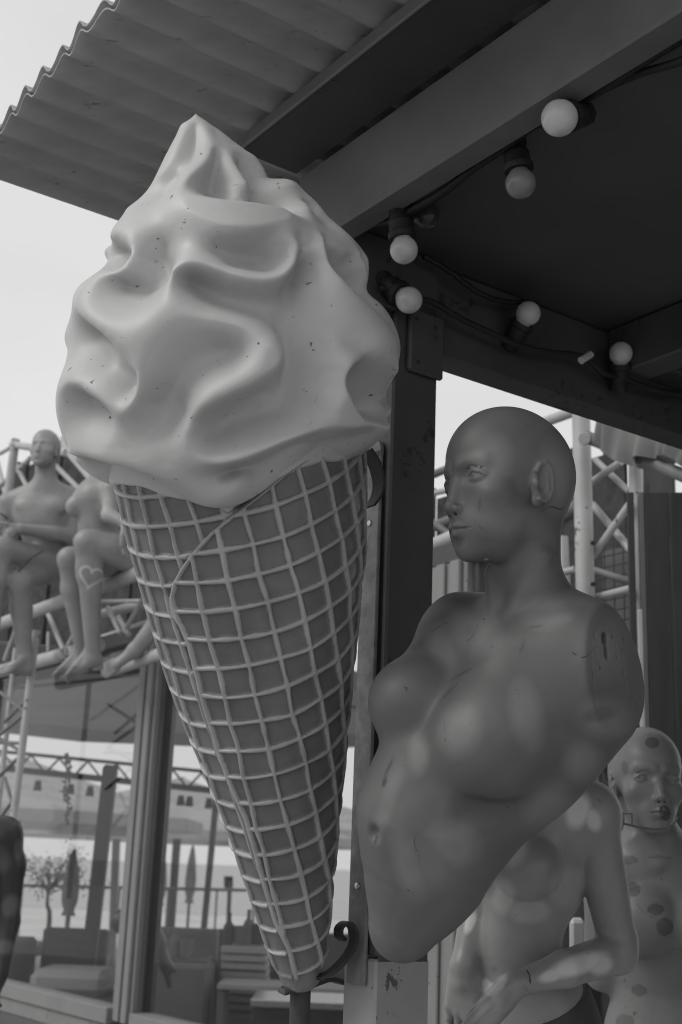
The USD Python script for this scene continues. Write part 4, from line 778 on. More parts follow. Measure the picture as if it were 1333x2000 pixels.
class Skin:
    def __init__(s): s.P = []
    def add(s, f, c, R, k=0.02, op='u'): s.P.append((f, np.asarray(c, float), float(R), k, op)); return s
    def ell(s, c, r, k=0.02, R=None, op='u'):
        c = np.asarray(c, float); Rm = np.eye(3) if R is None else R
        return s.add(lambda p: s_ellr(p, c, r, Rm), c, max(r), k, op)
    def cap(s, a, b, ra, rb, k=0.02, op='u'):
        a, b = np.asarray(a, float), np.asarray(b, float)
        return s.add(lambda p: s_cap(p, a, b, ra, rb), (a + b) / 2, np.linalg.norm(a - b) / 2 + max(ra, rb), k, op)
    def local(s, f, o, R, sc, rad, k=0.02):                        # f in its own frame; R columns are that frame's axes
        o = np.asarray(o, float); return s.add(lambda p: f((p - o) @ R / sc) * sc, o, rad * sc, k)
    def ev(s, p, margin=0.03):
        d = np.full(len(p), 0.2)
        for f, c, R, k, op in s.P:
            m_ = ((p - c) ** 2).sum(-1) < (R + k + margin) ** 2
            if not m_.any(): continue
            v = f(p[m_]); d[m_] = smin(d[m_], v, k) if op == 'u' else smax(d[m_], -v, k)
        return d
    def mesh(s, h=0.004, refine=None):
        lo = np.min([c - R for _, c, R, _, op in s.P if op == 'u'], 0) - 3 * h; hi = np.max([c + R for _, c, R, _, op in s.P if op == 'u'], 0) + 3 * h
        nb = np.ceil((hi - lo) / (8 * h)).astype(int)
        bi = np.stack(np.meshgrid(*[np.arange(k) for k in nb], indexing='ij'), -1).reshape(-1, 3)
        dc = s.ev(lo + (bi + 0.5) * 8 * h, 0.03 + 14 * h); bi = bi[np.abs(dc) < 9.5 * h + 0.008]
        D = np.full(nb * 8 + 1, np.nan, np.float32)
        loc = np.stack(np.meshgrid(*[np.arange(9)] * 3, indexing='ij'), -1).reshape(-1, 3)
        gi = (bi[:, None] * 8 + loc[None]).reshape(-1, 3); D[gi[:, 0], gi[:, 1], gi[:, 2]] = s.ev(lo + gi * h)
        B = D.reshape(-1); shp = D.shape; st_ = np.array([shp[1] * shp[2], shp[2], 1])
        # surface nets over the filled blocks
        ci = np.stack(np.meshgrid(*[np.arange(8)] * 3, indexing='ij'), -1).reshape(-1, 3); ci = (bi[:, None] * 8 + ci[None]).reshape(-1, 3)
        cb = np.array([[i, j, k] for i in (0, 1) for j in (0, 1) for k in (0, 1)]); base = ci @ st_
        val = B[base[:, None] + (cb @ st_)[None]]; neg = (val < 0).sum(1); act = (neg > 0) & (neg < 8); ci, val, base = ci[act], val[act], base[act]
        acc = np.zeros((len(ci), 3)); cnt = np.zeros(len(ci))
        for a in range(8):
            for b in range(a + 1, 8):
                if np.abs(cb[a] - cb[b]).sum() != 1: continue
                m_ = (val[:, a] < 0) != (val[:, b] < 0); t = val[m_, a] / (val[m_, a] - val[m_, b])
                acc[m_] += cb[a] + t[:, None] * (cb[b] - cb[a]); cnt[m_] += 1
        V = lo + (ci + acc / cnt[:, None]) * h
        ids = np.full(B.size, -1, np.int32); ids[base] = np.arange(len(base)); F_ = []
        for ax in range(3):
            o1, o2 = st_[(ax + 1) % 3], st_[(ax + 2) % 3]; v0, v1 = B[base], B[np.minimum(base + st_[ax], B.size - 1)]
            m_ = ((v0 < 0) != (v1 < 0)) & (ci[:, (ax + 1) % 3] > 0) & (ci[:, (ax + 2) % 3] > 0); e = base[m_]
            q = np.stack([ids[e], ids[e - o1], ids[e - o1 - o2], ids[e - o2]], 1); ok = (q >= 0).all(1); q = q[ok]; fl = (v0[m_] < 0)[ok]
            q = np.where(fl[:, None], q[:, ::-1], q); F_ += [q[:, [0, 1, 2]], q[:, [0, 2, 3]]]
        T = trimesh.Trimesh(V, np.vstack(F_), process=False)
        for rf in ([] if refine is None else refine if isinstance(refine, (list, tuple)) else [refine]):
            fm = rf(T.vertices[T.faces].mean(1))
            if fm.any():
                v_, f_ = trimesh.remesh.subdivide(T.vertices, T.faces, face_index=np.where(fm)[0]); T = trimesh.Trimesh(v_, f_, process=False)
        V = np.array(T.vertices); e = 0.0006
        for _ in range(2):
            d = s.ev(V); g = np.stack([s.ev(V + e * np.eye(3)[k]) - d for k in range(3)], -1) / e; n2 = np.maximum((g * g).sum(-1), 0.05)
            V = V - np.clip(d / n2, -h, h)[:, None] * g
        T = trimesh.Trimesh(V, T.faces, process=False)
        if T.volume < 0: T = trimesh.Trimesh(V, T.faces[:, ::-1], process=False)
        return T
def axes(fwd_, up_):
    """frame with x to the figure's right, y forward, z up (columns)"""
    y_ = np.asarray(fwd_, float); y_ = y_ / np.linalg.norm(y_); z_ = np.asarray(up_, float); z_ = z_ - y_ * (z_ @ y_); z_ /= np.linalg.norm(z_)
    return np.stack([np.cross(y_, z_), y_, z_], 1)
def hand_axes(along, thumb):
    x_ = np.asarray(along, float); x_ = x_ / np.linalg.norm(x_); y_ = np.asarray(thumb, float); y_ = y_ - x_ * (x_ @ y_); y_ /= np.linalg.norm(y_)
    return np.stack([x_, y_, np.cross(x_, y_)], 1)
# ------------------------------------------------------------------ mannequins
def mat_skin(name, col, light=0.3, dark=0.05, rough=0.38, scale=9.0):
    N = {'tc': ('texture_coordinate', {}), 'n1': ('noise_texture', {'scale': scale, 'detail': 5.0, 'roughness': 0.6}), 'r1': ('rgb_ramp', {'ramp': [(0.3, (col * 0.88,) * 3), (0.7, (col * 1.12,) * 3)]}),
         'al': ('attribute', {'attribute': 'fade_and_sheen'}), 'ad': ('attribute', {'attribute': 'spots'}), 'm1': ('mix_color', {'b': (light,) * 3}), 'm2': ('mix_color', {'b': (dark,) * 3}),
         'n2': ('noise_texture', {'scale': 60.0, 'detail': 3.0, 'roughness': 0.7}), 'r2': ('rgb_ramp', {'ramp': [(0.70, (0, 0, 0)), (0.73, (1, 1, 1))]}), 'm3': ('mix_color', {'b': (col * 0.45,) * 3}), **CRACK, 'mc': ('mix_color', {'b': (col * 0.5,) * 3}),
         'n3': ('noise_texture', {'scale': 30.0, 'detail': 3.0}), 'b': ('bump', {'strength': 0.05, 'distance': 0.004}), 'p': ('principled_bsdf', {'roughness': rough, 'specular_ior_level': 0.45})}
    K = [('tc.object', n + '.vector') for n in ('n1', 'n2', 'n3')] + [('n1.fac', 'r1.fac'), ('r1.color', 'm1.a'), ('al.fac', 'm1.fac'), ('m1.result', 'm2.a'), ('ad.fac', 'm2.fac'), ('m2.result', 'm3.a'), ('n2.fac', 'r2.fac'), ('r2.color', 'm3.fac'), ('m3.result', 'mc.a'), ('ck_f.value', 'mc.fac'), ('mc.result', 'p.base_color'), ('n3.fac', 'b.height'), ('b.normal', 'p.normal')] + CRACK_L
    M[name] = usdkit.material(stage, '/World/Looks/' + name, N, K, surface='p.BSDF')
def marks(V, L, soft=0.35, ring=False):
    """paint marks given in picture coordinates (x, y, rx, ry, turn, strength), laid on the skin where they stand"""
    P = topix(V); o = np.zeros(len(V))
    for x, yv, rx, ry, tn, st_ in L:
        c, s_ = math.cos(math.radians(tn)), math.sin(math.radians(tn)); dx, dy = P[:, 0] - x, P[:, 1] - yv
        q = np.hypot((dx * c + dy * s_) / rx, (-dx * s_ + dy * c) / ry)
        v = np.clip((1 + soft / 2 - q) / soft, 0, 1)
        if ring: v = np.maximum(v * 0.62, np.clip(1 - np.abs(q - 0.93) / 0.14, 0, 1))
        o = np.maximum(o, v * st_)
    return o
def heart(V, x, yv, sz, tn, w_=2.4):
    t = np.linspace(0, 2 * np.pi, 90); c, s_ = math.cos(math.radians(tn)), math.sin(math.radians(tn))
    hx, hy = 16 * np.sin(t) ** 3 * sz / 16, -(13 * np.cos(t) - 5 * np.cos(2 * t) - 2 * np.cos(3 * t) - np.cos(4 * t)) * sz / 16
    C = np.stack([x + hx * c - hy * s_, yv + hx * s_ + hy * c], 1); d, _ = cKDTree(C).query(topix(V)); return np.clip(1.4 - d / w_, 0, 1)
def mannequin(label, skin, mat, h, loc, fade_and_sheen=None, spots=None, refine=None, group=None, name='mannequin'):
    T = skin.mesh(h, refine); t = thing(name, label, 'mannequin', loc, group); V = np.array(T.vertices)
    b = part(t, 'body', T, mat, smooth=True, attrs={'fade_and_sheen': fade_and_sheen(V) if fade_and_sheen else np.zeros(len(V)), 'spots': spots(V) if spots else np.zeros(len(V))})
    return t, b
BACK = -FWD
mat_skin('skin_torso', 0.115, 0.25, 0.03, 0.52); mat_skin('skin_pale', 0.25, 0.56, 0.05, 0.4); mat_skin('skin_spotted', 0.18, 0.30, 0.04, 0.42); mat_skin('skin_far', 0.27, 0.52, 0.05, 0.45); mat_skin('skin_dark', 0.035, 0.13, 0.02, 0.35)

# --- the big armless torso on the corner post
def T(x, yv, dy=0.0): return at(x, yv, 1.80 + dy)
g = Skin(); yw = math.radians(63)
g.local(head_sdf, T(990, 947), axes(-RIGHT * [1, 1, 0] * math.sin(yw) - np.array([0, 1, 0]) * math.cos(yw) - 0.09 * ZX, ZX), 1.0, 0.165, 0.02)
g.cap(T(1032, 1010, 0.01), T(1035, 1165, 0.0), 0.046, 0.044, 0.022); g.cap(T(1035, 1160, 0.0), T(1040, 1285, 0.02), 0.043, 0.074, 0.02)
g.cap(T(1048, 1230, 0.03), T(1146, 1272, -0.07), 0.032, 0.050, 0.035); g.cap(T(1030, 1224, 0.04), T(902, 1242, 0.13), 0.032, 0.048, 0.035)
lat = 0.66 * RIGHT + 0.75 * BACK; spv = 0.22 * RIGHT + 0.975 * UP; spv /= np.linalg.norm(spv); lat = lat - spv * (lat @ spv); lat /= np.linalg.norm(lat); fw_ = np.cross(spv, lat)
fw_ = fw_ if fw_ @ RIGHT < 0 else -fw_
FR = np.stack([lat, fw_, spv], 1)
g.ell(T(1015, 1370, 0.03), (0.142, 0.098, 0.17), 0.05, FR)
g.ell(T(1128, 1308, -0.07), (0.080, 0.076, 0.098), 0.04)
g.ell(T(897, 1262, 0.12), (0.055, 0.06, 0.075), 0.045)
g.cap(T(1100, 1345, -0.01), T(786, 1815, -0.01), 0.112, 0.036, 0.04)
for a, b, ra, rb in (((1000, 1380, .02), (888, 1500, .0), .105, .098), ((888, 1500, 0), (843, 1600, 0), .098, .097), ((843, 1600, 0), (824, 1715, 0), .097, .072), ((824, 1715, 0), (787, 1815, 0), .072, .036)): g.cap(T(*a), T(*b), ra, rb, 0.04)
g.cap(T(1000, 1300, -0.06), T(968, 1430, -0.095), 0.048, 0.062, 0.05); g.ell(T(964, 1440, -0.090), (0.078, 0.076, 0.078), 0.026)
g.cap(T(885, 1275, 0.07), T(815, 1355, 0.02), 0.050, 0.052, 0.05); g.ell(T(806, 1372, 0.0), (0.062, 0.065, 0.060), 0.02)
g.cap(T(988, 1245, -0.052), T(1125, 1218, -0.105), 0.009, 0.011, 0.02); g.cap(T(970, 1243, -0.03), T(885, 1200, 0.09), 0.008, 0.009, 0.02)
g.cap(T(1058, 1090, -0.035), T(992, 1234, -0.045), 0.009, 0.009, 0.022); g.cap(T(962, 1120, 0.0), T(972, 1232, -0.03), 0.010, 0.008, 0.02)
g.cap(T(905, 1480, -0.085), T(775, 1590, -0.062), 0.006, 0.006, 0.03, 's'); g.ell(T(733, 1628, -0.064), (0.006, 0.009, 0.008), 0.012, op='s')
g.cap(T(920, 1590, -0.115), T(1030, 1600, -0.10), 0.008, 0.008, 0.03, 's')
nP = 0.76 * RIGHT + 0.60 * BACK + 0.12 * UP; nP /= np.linalg.norm(nP); cP = T(1128, 1298, -0.07) + 0.046 * nP; cPl = cP + 0.0
g.add(lambda p: -((p - cPl) @ nP), cPl + 0.075 * nP, 0.10, 0.004, 's')
upP = UP - nP * (UP @ nP); upP /= np.linalg.norm(upP); sdP = np.cross(nP, upP)
kc = cP + 0.022 * upP
for o_, r_ in ((0.010, 0.0085), (-0.004, 0.006), (-0.012, 0.005)): g.cap(kc + o_ * upP - 0.02 * nP, kc + o_ * upP + 0.01 * nP, r_, r_, 0.001, 's')
rings = lambda p: np.abs(np.hypot(np.linalg.norm((p - kc) - ((p - kc) @ nP)[:, None] * nP, axis=1) - 0.031, (p - kc) @ nP)) - 0.0012
g.add(rings, kc, 0.034, 0.001, 's')
arch = lambda p: (lambda X, Y: np.hypot(np.where(Y > 0, np.abs(np.hypot(X / 0.82, Y) - 0.055) * 0.9, np.where(Y > -0.055, np.abs(np.abs(X) - 0.045), np.hypot(np.maximum(np.abs(X) - 0.045, 0), Y + 0.055))), (p - cP) @ nP))((p - cP) @ sdP, (p - cP) @ upP) - 0.0011
g.add(arch, cP, 0.085, 0.001, 's')
for ox, oy in ((-0.042, -0.018), (0.044, -0.012), (-0.022, 0.034), (0.026, 0.036), (0.022, -0.004), (-0.030, 0.004)): g.cap(cP + ox * sdP + oy * upP - 0.006 * nP, cP + ox * sdP + oy * upP + 0.004 * nP, 0.0022, 0.0022, 0.0006, 's')
FT = [(1172, 1268, 50, 56, 0, .3), (900, 1428, 36, 44, 10, .38), (1028, 1395, 28, 58, -12, .45), (925, 1235, 45, 40, 0, .5), (868, 1262, 40, 26, 60, .3), (1090, 930, 34, 62, -6, .42), (1185, 1405, 44, 36, 20, .35), (1142, 1488, 34, 34, 0, .4), (1075, 1580, 46, 44, 0, .28), (885, 1650, 46, 40, 15, .42), (845, 1690, 46, 30, 60, .3), (800, 1690, 26, 60, -20, .35), (818, 1475, 18, 34, 0, .4), (985, 1010, 60, 34, 10, .3), (960, 900, 34, 44, 20, .42), (1060, 1195, 40, 30, 0, .25), (1030, 1110, 50, 40, 30, .2), (760, 1560, 14, 70, 20, .25)]  # pale paint blotches, with sheen and reflections painted in among them
ST = [(938, 985, 2.5, 14, 5, .35), (892, 985, 6, 3, 30, .4), (735, 1640, 3, 10, 10, .8), (760, 1500, 3, 22, 25, .6), (752, 1528, 4, 10, 20, .8), (1045, 1225, 16, 2, -10, .6), (1022, 1262, 3, 14, 20, .5), (905, 1315, 26, 2, -30, .5), (880, 1350, 24, 2, -45, .45), (1172, 1395, 34, 14, -12, .35)]
to, tob = mannequin('bald armless mannequin torso with blotchy fade patches and painted sheen, fixed on the corner post by the cone', g, 'skin_torso', 0.0032, T(790, 1850), lambda V: marks(V, FT, 0.9) * (0.9 + 0.9 * meshkit.fbm(V * 25, 3, 5)), lambda V: marks(V, ST, 0.6), refine=[lambda c: topix(c)[:, 1] < 1120, lambda c: (topix(c)[:, 0] < 1010) & (topix(c)[:, 1] > 900) & (topix(c)[:, 1] < 1100)])
part(to, 'socket_hole_shade', lathe([(0, -0.012), (0.012, -0.012), (0.014, -0.0125), (0, -0.014)], 16, kc, nP), 'dark_metal', 'dark disc giving the arm socket keyhole its shade')  # dark disc set into the recess to paint the shade of the hole
part(to, 'hanger_plate', cat(obox(T(740, 1842, 0.2), T(836, 1842, 0.2) - T(740, 1842, 0.2), 0.006 * FWD, -0.03 * UP, 0.001), tube([T(800, 1840, 0.03), T(795, 1852, 0.24)], 0.012, 10)), 'dark_iron')
for xb in (748, 824): part(to, 'screw', lathe([(0, 0), (0.007, 0), (0.006, 0.003), (0, 0.004)], 10, T(xb, 1857, 0.199), BACK), 'steel')
chip = trimesh.creation.icosphere(subdivisions=2, radius=0.0065); chip.apply_translation(T(949, 1086, -0.052)); part(to, 'tape_blob', chip, 'skin_pale', 'small pale blob under the chin')

# --- pale mannequin with heart patches
def T2(x, yv, dy=0.0): return at(x, yv, 2.35 + dy)
g = Skin()
g.ell(T2(1046, 1670, 0.02), (0.104, 0.082, 0.14), 0.04); g.cap(T2(1040, 1690), T2(1018, 1850), 0.082, 0.064, 0.025); g.cap(T2(1018, 1850), T2(1050, 2010), 0.064, 0.100, 0.04); g.cap(T2(1050, 2010), T2(1050, 2200), 0.105, 0.12, 0.05)
g.cap(T2(1090, 1560, -0.01), T2(1045, 1685, -0.05), 0.055, 0.060, 0.05); g.ell(T2(1028, 1696, -0.098), (0.062, 0.058, 0.056), 0.010); g.ell(T2(960, 1690, 0.0), (0.036, 0.05, 0.045), 0.02)
g.ell(T2(1150, 1598, -0.02), (0.055, 0.055, 0.062), 0.03); g.cap(T2(1050, 1540, 0.03), T2(1150, 1590, 0), 0.045, 0.05, 0.04)
g.cap(T2(1160, 1612, -0.02), T2(1207, 1838, -0.04), 0.046, 0.034, 0.008); g.cap(T2(1207, 1838, -0.04), T2(1205, 1862, -0.05), 0.034, 0.036, 0.015); g.cap(T2(1205, 1862, -0.05), T2(1105, 1893, -0.13), 0.036, 0.031, 0.012); g.cap(T2(1105, 1893, -0.13), T2(1003, 1924, -0.17), 0.031, 0.0195, 0.012)
g.local(lambda p: hand_sdf(p, (35, 38, 38, 40), 4, (30, 30)), T2(1003, 1924, -0.17), hand_axes(-0.62 * RIGHT - 0.66 * UP + 0.1 * BACK, -0.6 * RIGHT + 0.5 * UP + 0.55 * BACK), 0.93, 0.22, 0.012)
g.cap(T2(965, 1600, 0.06), T2(938, 1760, 0.05), 0.040, 0.034, 0.012); g.cap(T2(938, 1760, 0.05), T2(908, 1885, -0.01), 0.034, 0.0235, 0.02)
g.local(lambda p: hand_sdf(p, (20, 24, 24, 26), 4, (25, 20)), T2(908, 1885, -0.01), hand_axes(-0.04 * RIGHT - UP + 0.1 * BACK, 0.85 * RIGHT + 0.5 * BACK), 0.95, 0.22, 0.012)
g.cap(T2(1048, 1540, 0.03), T2(1045, 1440, 0.02), 0.055, 0.05, 0.04); g.local(head_sdf, T2(1040, 1345, 0.02), axes(-0.5 * RIGHT * [1, 1, 0] - np.array([0, .87, 0]), ZX), 1.0, 0.165, 0.02)
g.ell(T2(966, 1907, -0.055), (0.005, 0.008, 0.009), 0.01, op='s')
F2 = lambda V: np.maximum.reduce([marks(V, [(985, 1752, 22, 34, 0, .45), (1035, 1780, 40, 24, 0, .35), (1130, 1584, 22, 34, 15, 1), (1160, 1602, 14, 22, -20, .8), (960, 1934, 15, 14, 0, 1), (978, 1922, 9, 20, 35, 1), (952, 1925, 8, 14, -20, .9), (1130, 1885, 56, 19, -18, 1), (1172, 1884, 24, 20, 0, .8), (1080, 1905, 26, 12, -20, .9), (955, 1975, 24, 36, 20, .4), (920, 1802, 9, 22, 20, 1), (1000, 1650, 30, 40, 0, .5), (1110, 1735, 34, 40, 30, .25)], 0.55)])
m2, m2b = mannequin('pale armed mannequin with heart-shaped patches, forearm across its waist, below the torso', g, 'skin_pale', 0.0036, T2(1050, 2200) * [1, 1, 0], F2, None, refine=None, group=None)
tr_ = Skin(); tr_.cap(T2(1040, 1935), T2(1052, 2012), 0.097, 0.1085, 0.03); tr_.cap(T2(1050, 2010), T2(1050, 2300), 0.1085, 0.135, 0.04)
cw = T2(1060, 1940); nw_ = 0.95 * UP - 0.25 * RIGHT + 0.1 * BACK; nw_ /= np.linalg.norm(nw_); tr_.add(lambda p: -((p - cw) @ nw_), cw + 0.15 * nw_, 0.24, 0.003, 's')
paint('trousers', 0.05, 0.7, 0.25, 20, bump=0.2, bscale=200)
tp = part(m2, 'trousers', tr_.mesh(0.005), 'trousers', smooth=True)
part(m2, 'arm_seam', tube(spline([T2(1101, 1600, -0.068), T2(1096, 1625, -0.072), T2(1100, 1650, -0.074), T2(1108, 1668, -0.068)]), 0.0014, 5), 'dark_metal')
part(m2, 'wrist_seam', tube(spline([T2(1030, 1895, -0.176), T2(1036, 1908, -0.184), T2(1037, 1925, -0.180)]), 0.0011, 5), 'dark_metal')

# --- spotted mannequin at the right edge
def T3(x, yv, dy=0.0): return at(x, yv, 2.74 + dy)
g = Skin(); g.local(head_sdf, T3(1264, 1524), axes(RIGHT * [1, 1, 0] * 0.09 - np.array([0, 1, 0]), ZX), 1.0, 0.165, 0.02)
g.cap(T3(1268, 1575, 0.03), T3(1280, 1690, 0.03), 0.052, 0.056, 0.03); g.cap(T3(1280, 1665, 0.03), T3(1190, 1712, 0.03), 0.045, 0.05, 0.05); g.cap(T3(1280, 1665, 0.03), T3(1385, 1712, 0.03), 0.045, 0.05, 0.05)
g.ell(T3(1288, 1775, 0.03), (0.135, 0.09, 0.15), 0.05); g.ell(T3(1262, 1800, -0.055), (0.072, 0.06, 0.072), 0.015); g.ell(T3(1356, 1805, -0.05), (0.07, 0.06, 0.07), 0.015)
g.cap(T3(1292, 1800, 0.03), T3(1296, 1915, 0.02), 0.105, 0.085, 0.04); g.cap(T3(1296, 1915, 0.02), T3(1300, 2030, 0.02), 0.085, 0.12, 0.06); g.cap(T3(1300, 2030, .02), T3(1300, 2250, .02), 0.12, 0.13, 0.05)
g.cap(T3(1190, 1712, .03), T3(1178, 1900, .05), 0.05, 0.04, 0.03); g.cap(T3(1385, 1712, .03), T3(1400, 1900, .05), 0.05, 0.04, 0.03)
g.cap(T3(1240, 1640, -0.005), T3(1275, 1690, -0.03), 0.010, 0.008, 0.02); g.cap(T3(1310, 1640, -0.005), T3(1285, 1690, -0.03), 0.010, 0.008, 0.02)
S3 = lambda V: marks(V, [(1275, 1451, 13.5, 10.5, 8, .95), (1300, 1588, 10.5, 15, -8, 1), (1222, 1500, 6, 13, -8, .6), (1227, 1424, 17, 6, -28, .6), (1238, 1738, 14, 13.5, 0, .9), (1282, 1777, 16, 11, 0, .9), (1300, 1811, 16, 17, 0, .9), (1226, 1680, 22, 8, 0, .7), (1250, 1935, 15, 11, 10, .7), (1222, 1996, 18, 14, 0, .7), (1290, 1675, 22, 3, 3, .7)], 0.2, True)
m3, m3b = mannequin('bald female mannequin with round dark spots on head and chest at the right edge', g, 'skin_spotted', 0.0036, T3(1300, 2250) * [1, 1, 0], None, S3, refine=[lambda c: topix(c)[:, 1] < 1625, lambda c: (topix(c)[:, 1] < 1600) & (topix(c)[:, 1] > 1490)])
hg = lambda L, d: spline([at(1160 + a / 7.69, 1380 + b / 7.69, d) for a, b in L], 8)
wh = thing('wire_hanger', 'thin pale wire loop hanging round the neck of the spotted mannequin', 'wire', at(1190, 1600, 2.62))
part(wh, 'wire', tube(hg([(230, 1665), (240, 1715), (450, 1760), (700, 1815), (900, 1842), (1090, 1822), (1220, 1745), (1275, 1660)], 2.60), 0.0024, 8), 'grey_wall', smooth=True); part(wh, 'wire', tube(hg([(215, 1612), (400, 1612), (565, 1612), (580, 1640), (582, 1800)], 2.66), 0.0016, 8), 'tube_dark', smooth=True)
part(wh, 'wire_end', tube([at(1160 + 250 / 7.69, 1380 + 1600 / 7.69, 2.64), at(1160 + 345 / 7.69, 1380 + 1480 / 7.69, 2.7)], 0.0045, 8), 'alu_tube')
br2 = thing('slanting_bar', 'dark slanting bar behind the head of the spotted mannequin', 'bar', at(1200, 1540, 3.3))
part(br2, 'bar', tube([at(1172, 1478, 3.3), at(1240, 1610, 3.3)], 0.011, 8), 'dark_metal'); part(br2, 'bar', tube([at(1170, 1485, 3.34), at(1168, 1700, 3.34)], 0.014, 8), 'tube_dark')
stand('dark_pole', 'dark shiny pole between the pale mannequin and the spotted mannequin', 'pole', (1155, 1850), (1160, 2000), 3.0, 36, 'dark_metal')
stand('pale_pole', 'pale stub of tube seen inside the bent arm of the pale mannequin', 'pole', (1128, 1795), (1128, 1862), 3.2, 26, 'alu_tube')

# --- seated figures on the truss
def T4(x, yv, dy=0.0): return at(x, yv, 7.15 + dy)
g = Skin(); g.local(lambda p: head_sdf(p, 1.0), T4(89, 877), axes(-RIGHT * [1, 1, 0] * 0.22 - np.array([0, 1, 0]), ZX), 1.0, 0.165, 0.02)
g.cap(T4(90, 900, .03), T4(88, 960, .03), 0.054, 0.062, 0.03); g.cap(T4(88, 952, .03), T4(20, 982, .03), 0.05, 0.062, 0.05); g.cap(T4(88, 952, .03), T4(146, 974, .03), 0.05, 0.062, 0.05)
g.ell(T4(80, 1000, .02), (0.165, 0.105, 0.15), 0.05); g.ell(T4(55, 988, -.06), (0.07, 0.04, 0.05), 0.03); g.ell(T4(108, 988, -.06), (0.07, 0.04, 0.05), 0.03); g.cap(T4(82, 1010, .02), T4(92, 1075, .05), 0.13, 0.115, 0.04); g.ell(T4(95, 1095, .08), (0.165, 0.13, 0.10), 0.05)
g.cap(T4(148, 978, .03), T4(142, 1048, -.02), 0.056, 0.046, 0.02); g.cap(T4(142, 1046, -.02), T4(40, 1033, -.26), 0.046, 0.029, 0.02); g.local(hand_sdf, T4(38, 1033, -.26), hand_axes(-RIGHT - 0.15 * UP, UP + 0.5 * BACK), 1.0, 0.22, 0.015)
g.cap(T4(16, 985, .03), T4(-2, 1055, -.02), 0.056, 0.046, 0.02); g.cap(T4(-2, 1055, -.02), T4(20, 1042, -.3), 0.044, 0.03, 0.02)
g.cap(T4(112, 1102, .05), T4(2, 1072, -.34), 0.092, 0.062, 0.03); g.cap(T4(2, 1072, -.34), T4(-6, 1130, -.34), 0.06, 0.056, 0.03); g.cap(T4(-6, 1130, -.34), T4(-16, 1240, -.3), 0.056, 0.036, 0.02)
g.cap(T4(88, 1112, .05), T4(40, 1135, -.30), 0.088, 0.060, 0.03); g.cap(T4(40, 1135, -.30), T4(42, 1190, -.26), 0.058, 0.056, 0.03); g.cap(T4(42, 1190, -.26), T4(50, 1300, -.27), 0.055, 0.037, 0.03)
g.local(foot_sdf, T4(50, 1308, -.27), hand_axes(-0.55 * RIGHT - 0.42 * UP + 0.7 * BACK, -RIGHT * 0.8 - 0.2 * BACK), 1.05, 0.24, 0.02)
m4, m4b = mannequin('bald male mannequin seated cross-legged on the truss at the left edge', g, 'skin_far', 0.007, T4(95, 1110), lambda V: marks(V, [(70, 1000, 50, 26, 0, .4), (90, 862, 20, 14, 0, .4), (120, 1060, 40, 12, 10, .4)], 0.8) * meshkit.fbm(V * 14, 3, 2), None, refine=lambda c: topix(c)[:, 1] < 925)
part(m4, 'thigh_strap', tube(spline([T4(35, 1116, -.33), T4(45, 1108, -.36), T4(62, 1090, -.36), T4(84, 1077, -.24)]), 0.004, 6), 'dark_metal')
part(m4, 'arm_strap', tube(spline([T4(-4, 1000, -.05), T4(8, 1007, -.06), T4(16, 1013, -.03)]), 0.004, 6), 'dark_metal')
def T5(x, yv, dy=0.0): return at(x, yv, 6.55 + dy)
g = Skin(); g.local(head_sdf, T5(196, 878, .05), axes(-RIGHT * [1, 1, 0], ZX), 0.95, 0.165, 0.02); g.cap(T5(200, 900, .05), T5(200, 945, .05), 0.048, 0.05, 0.03); g.cap(T5(200, 945, .05), T5(218, 958, -.05), 0.045, 0.05, 0.04)
g.cap(T5(192, 975, .03), T5(190, 1035, .03), 0.115, 0.085, 0.05); g.cap(T5(190, 1035, .03), T5(212, 1080, .04), 0.085, 0.12, 0.05); g.cap(T5(172, 958, .02), T5(149, 988, .0), 0.035, 0.045, 0.04); g.ell(T5(146, 990, .0), (0.045, 0.052, 0.052), 0.012)
g.cap(T5(220, 955, -.06), T5(214, 1006, -.10), 0.046, 0.038, 0.02); g.cap(T5(214, 1006, -.10), T5(248, 1024, -.17), 0.038, 0.026, 0.02); g.local(lambda p: hand_sdf(p, (15, 16, 16, 18), 4), T5(247, 1024, -.17), hand_axes(0.02 * RIGHT - UP, -RIGHT * 0.5 + 0.8 * BACK), 1.0, 0.22, 0.012)
g.cap(T5(262, 1084, -.02), T5(170, 1060, -.12), 0.098, 0.062, 0.03); g.cap(T5(170, 1060, -.12), T5(174, 1120, -.10), 0.058, 0.062, 0.03); g.cap(T5(176, 1110, -.10), T5(182, 1280, -.06), 0.064, 0.036, 0.03)
g.local(foot_sdf, T5(186, 1290, -.06), hand_axes(-0.52 * RIGHT - 0.80 * UP + 0.2 * BACK, -0.5 * BACK + 0.2 * RIGHT), 1.0, 0.24, 0.02)
g.cap(T5(230, 1090, .12), T5(136, 1092, .02), 0.09, 0.058, 0.03); g.cap(T5(136, 1092, .02), T5(142, 1150, .04), 0.055, 0.056, 0.03); g.cap(T5(142, 1150, .04), T5(164, 1290, .08), 0.055, 0.034, 0.03)
g.local(foot_sdf, T5(162, 1296, .08), hand_axes(-0.62 * RIGHT - 0.75 * UP, -0.5 * BACK + 0.2 * RIGHT), 1.0, 0.24, 0.02)
m5, m5b = mannequin('seated female mannequin, pale heart outline on her shin, half hidden by the cone', g, 'skin_far', 0.008, T5(212, 1090), lambda V: np.maximum(heart(V, 178, 1126, 23, 14) , marks(V, [(205, 985, 14, 30, 0, .5)], .6)), None, refine=lambda c: topix(c)[:, 0] > 140)
def T6(x, yv, dy=0.0): return at(x, yv, 6.2 + dy)
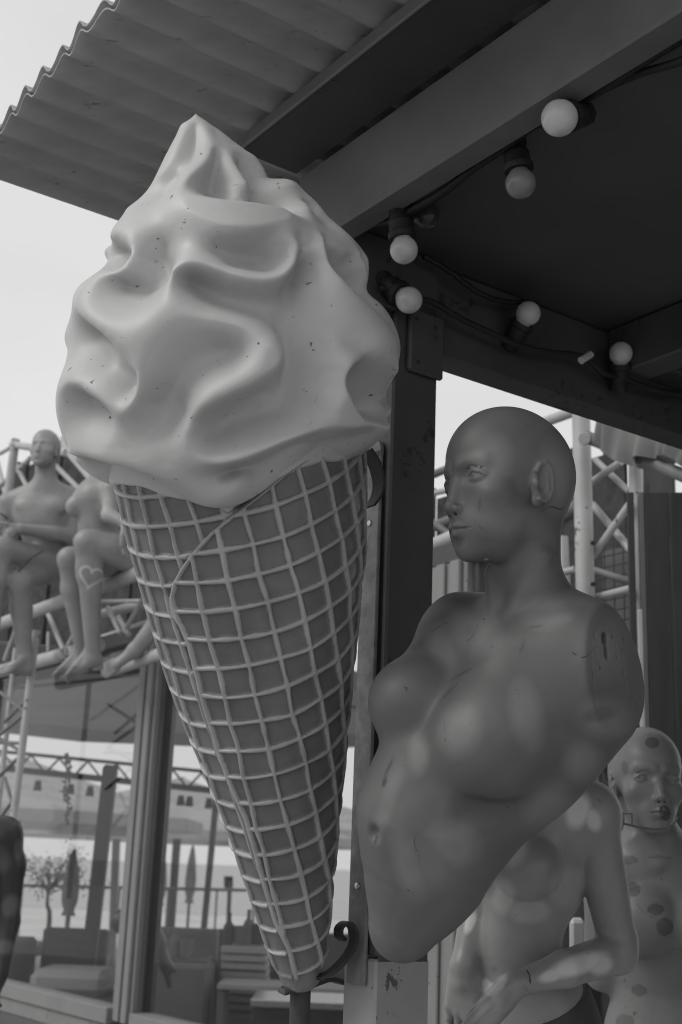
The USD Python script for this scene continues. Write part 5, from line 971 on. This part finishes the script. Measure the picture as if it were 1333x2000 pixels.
g = Skin(); g.cap(T6(400, 1120, 0), T6(350, 1150, -.1), 0.09, 0.062, 0.03); g.cap(T6(350, 1150, -.1), T6(318, 1206, -.08), 0.06, 0.052, 0.03); g.cap(T6(318, 1206, -.08), T6(268, 1266, -.05), 0.052, 0.036, 0.03)
g.local(foot_sdf, T6(262, 1272, -.05), hand_axes(-0.62 * RIGHT - 0.45 * UP + 0.65 * BACK, RIGHT * 0.55 - UP * 0.75), 0.95, 0.24, 0.02)
g.cap(T6(420, 1110, .05), T6(430, 980, .05), 0.12, 0.10, 0.05); g.cap(T6(430, 960, .05), T6(430, 900, .05), 0.05, 0.05, 0.05); g.local(head_sdf, T6(430, 860, .03), axes(-RIGHT * [1, 1, 0] - [0, .5, 0], ZX), 1.0, 0.165, 0.02); g.cap(T6(420, 1110, .1), T6(360, 1130, .1), 0.09, 0.06, 0.03); g.cap(T6(360, 1130, .1), T6(385, 1260, .1), 0.06, 0.035, 0.03); g.cap(T6(390, 970, 0), T6(395, 1060, 0), 0.045, 0.04, 0.03); g.cap(T6(470, 970, 0), T6(465, 1060, 0), 0.045, 0.04, 0.03)
mannequin('pale mannequin behind the cone of which only a bent foot shows', g, 'skin_far', 0.009, T6(420, 1120), None, None, refine=lambda c: topix(c)[:, 0] < 340)
# --- dark figure at the lower left edge
def T7(x, yv, dy=0.0): return at(x, yv, 4.6 + dy)
g = Skin(); g.ell(T7(-90, 1690, .02), (0.16, 0.10, 0.18), 0.05); g.cap(T7(-60, 1612, .02), T7(8, 1632, 0), 0.055, 0.062, 0.04); g.cap(T7(8, 1632, 0), T7(22, 1690, 0), 0.062, 0.050, 0.03); g.cap(T7(22, 1690, 0), T7(15, 1800, -.02), 0.052, 0.042, 0.02); g.cap(T7(15, 1800, -.02), T7(2, 1900, -.12), 0.043, 0.028, 0.02)
g.local(hand_sdf, T7(0, 1900, -.12), hand_axes(-0.2 * RIGHT - UP, BACK), 1.0, 0.22, 0.015); g.cap(T7(-90, 1700), T7(-85, 1900), 0.13, 0.12, 0.05); g.cap(T7(-85, 1900), T7(-85, 2200), 0.15, 0.15, 0.05); g.cap(T7(-90, 1610, .02), T7(-90, 1540, .02), 0.055, 0.05, 0.04); g.local(head_sdf, T7(-90, 1470), axes(-RIGHT * [1, 1, 0] - [0, 1, 0], ZX), 1.0, 0.165, 0.02)
mannequin('dark glossy mannequin of which only a shoulder and arm show at the lower left edge', g, 'skin_dark', 0.007, T7(-85, 2200) * [1, 1, 0], lambda V: marks(V, [(20, 1770, 16, 22, 20, .8), (10, 1850, 18, 14, 0, .7), (36, 1660, 8, 20, 0, .5), (0, 1680, 20, 26, 0, .4)], .6), None)
g = Skin(); D8 = lambda x, yv: at(x, yv, 7.3); g.cap(D8(292, 1812), D8(306, 1838), 0.055, 0.050, 0.03); g.cap(D8(306, 1838), D8(325, 1890), 0.045, 0.034, 0.03); g.cap(D8(325, 1886), D8(332, 1926), 0.032, 0.017, 0.02); g.cap(D8(330, 1890), D8(342, 1896), 0.026, 0.012, 0.02); g.cap(D8(292, 1812), D8(240, 1800), 0.055, 0.07, 0.03)  # leg shape added behind the pane in place of a reflection
mannequin('dark mannequin leg with pointed foot hanging beyond the right pane', g, 'skin_dark', 0.008, D8(292, 1812), None, None)
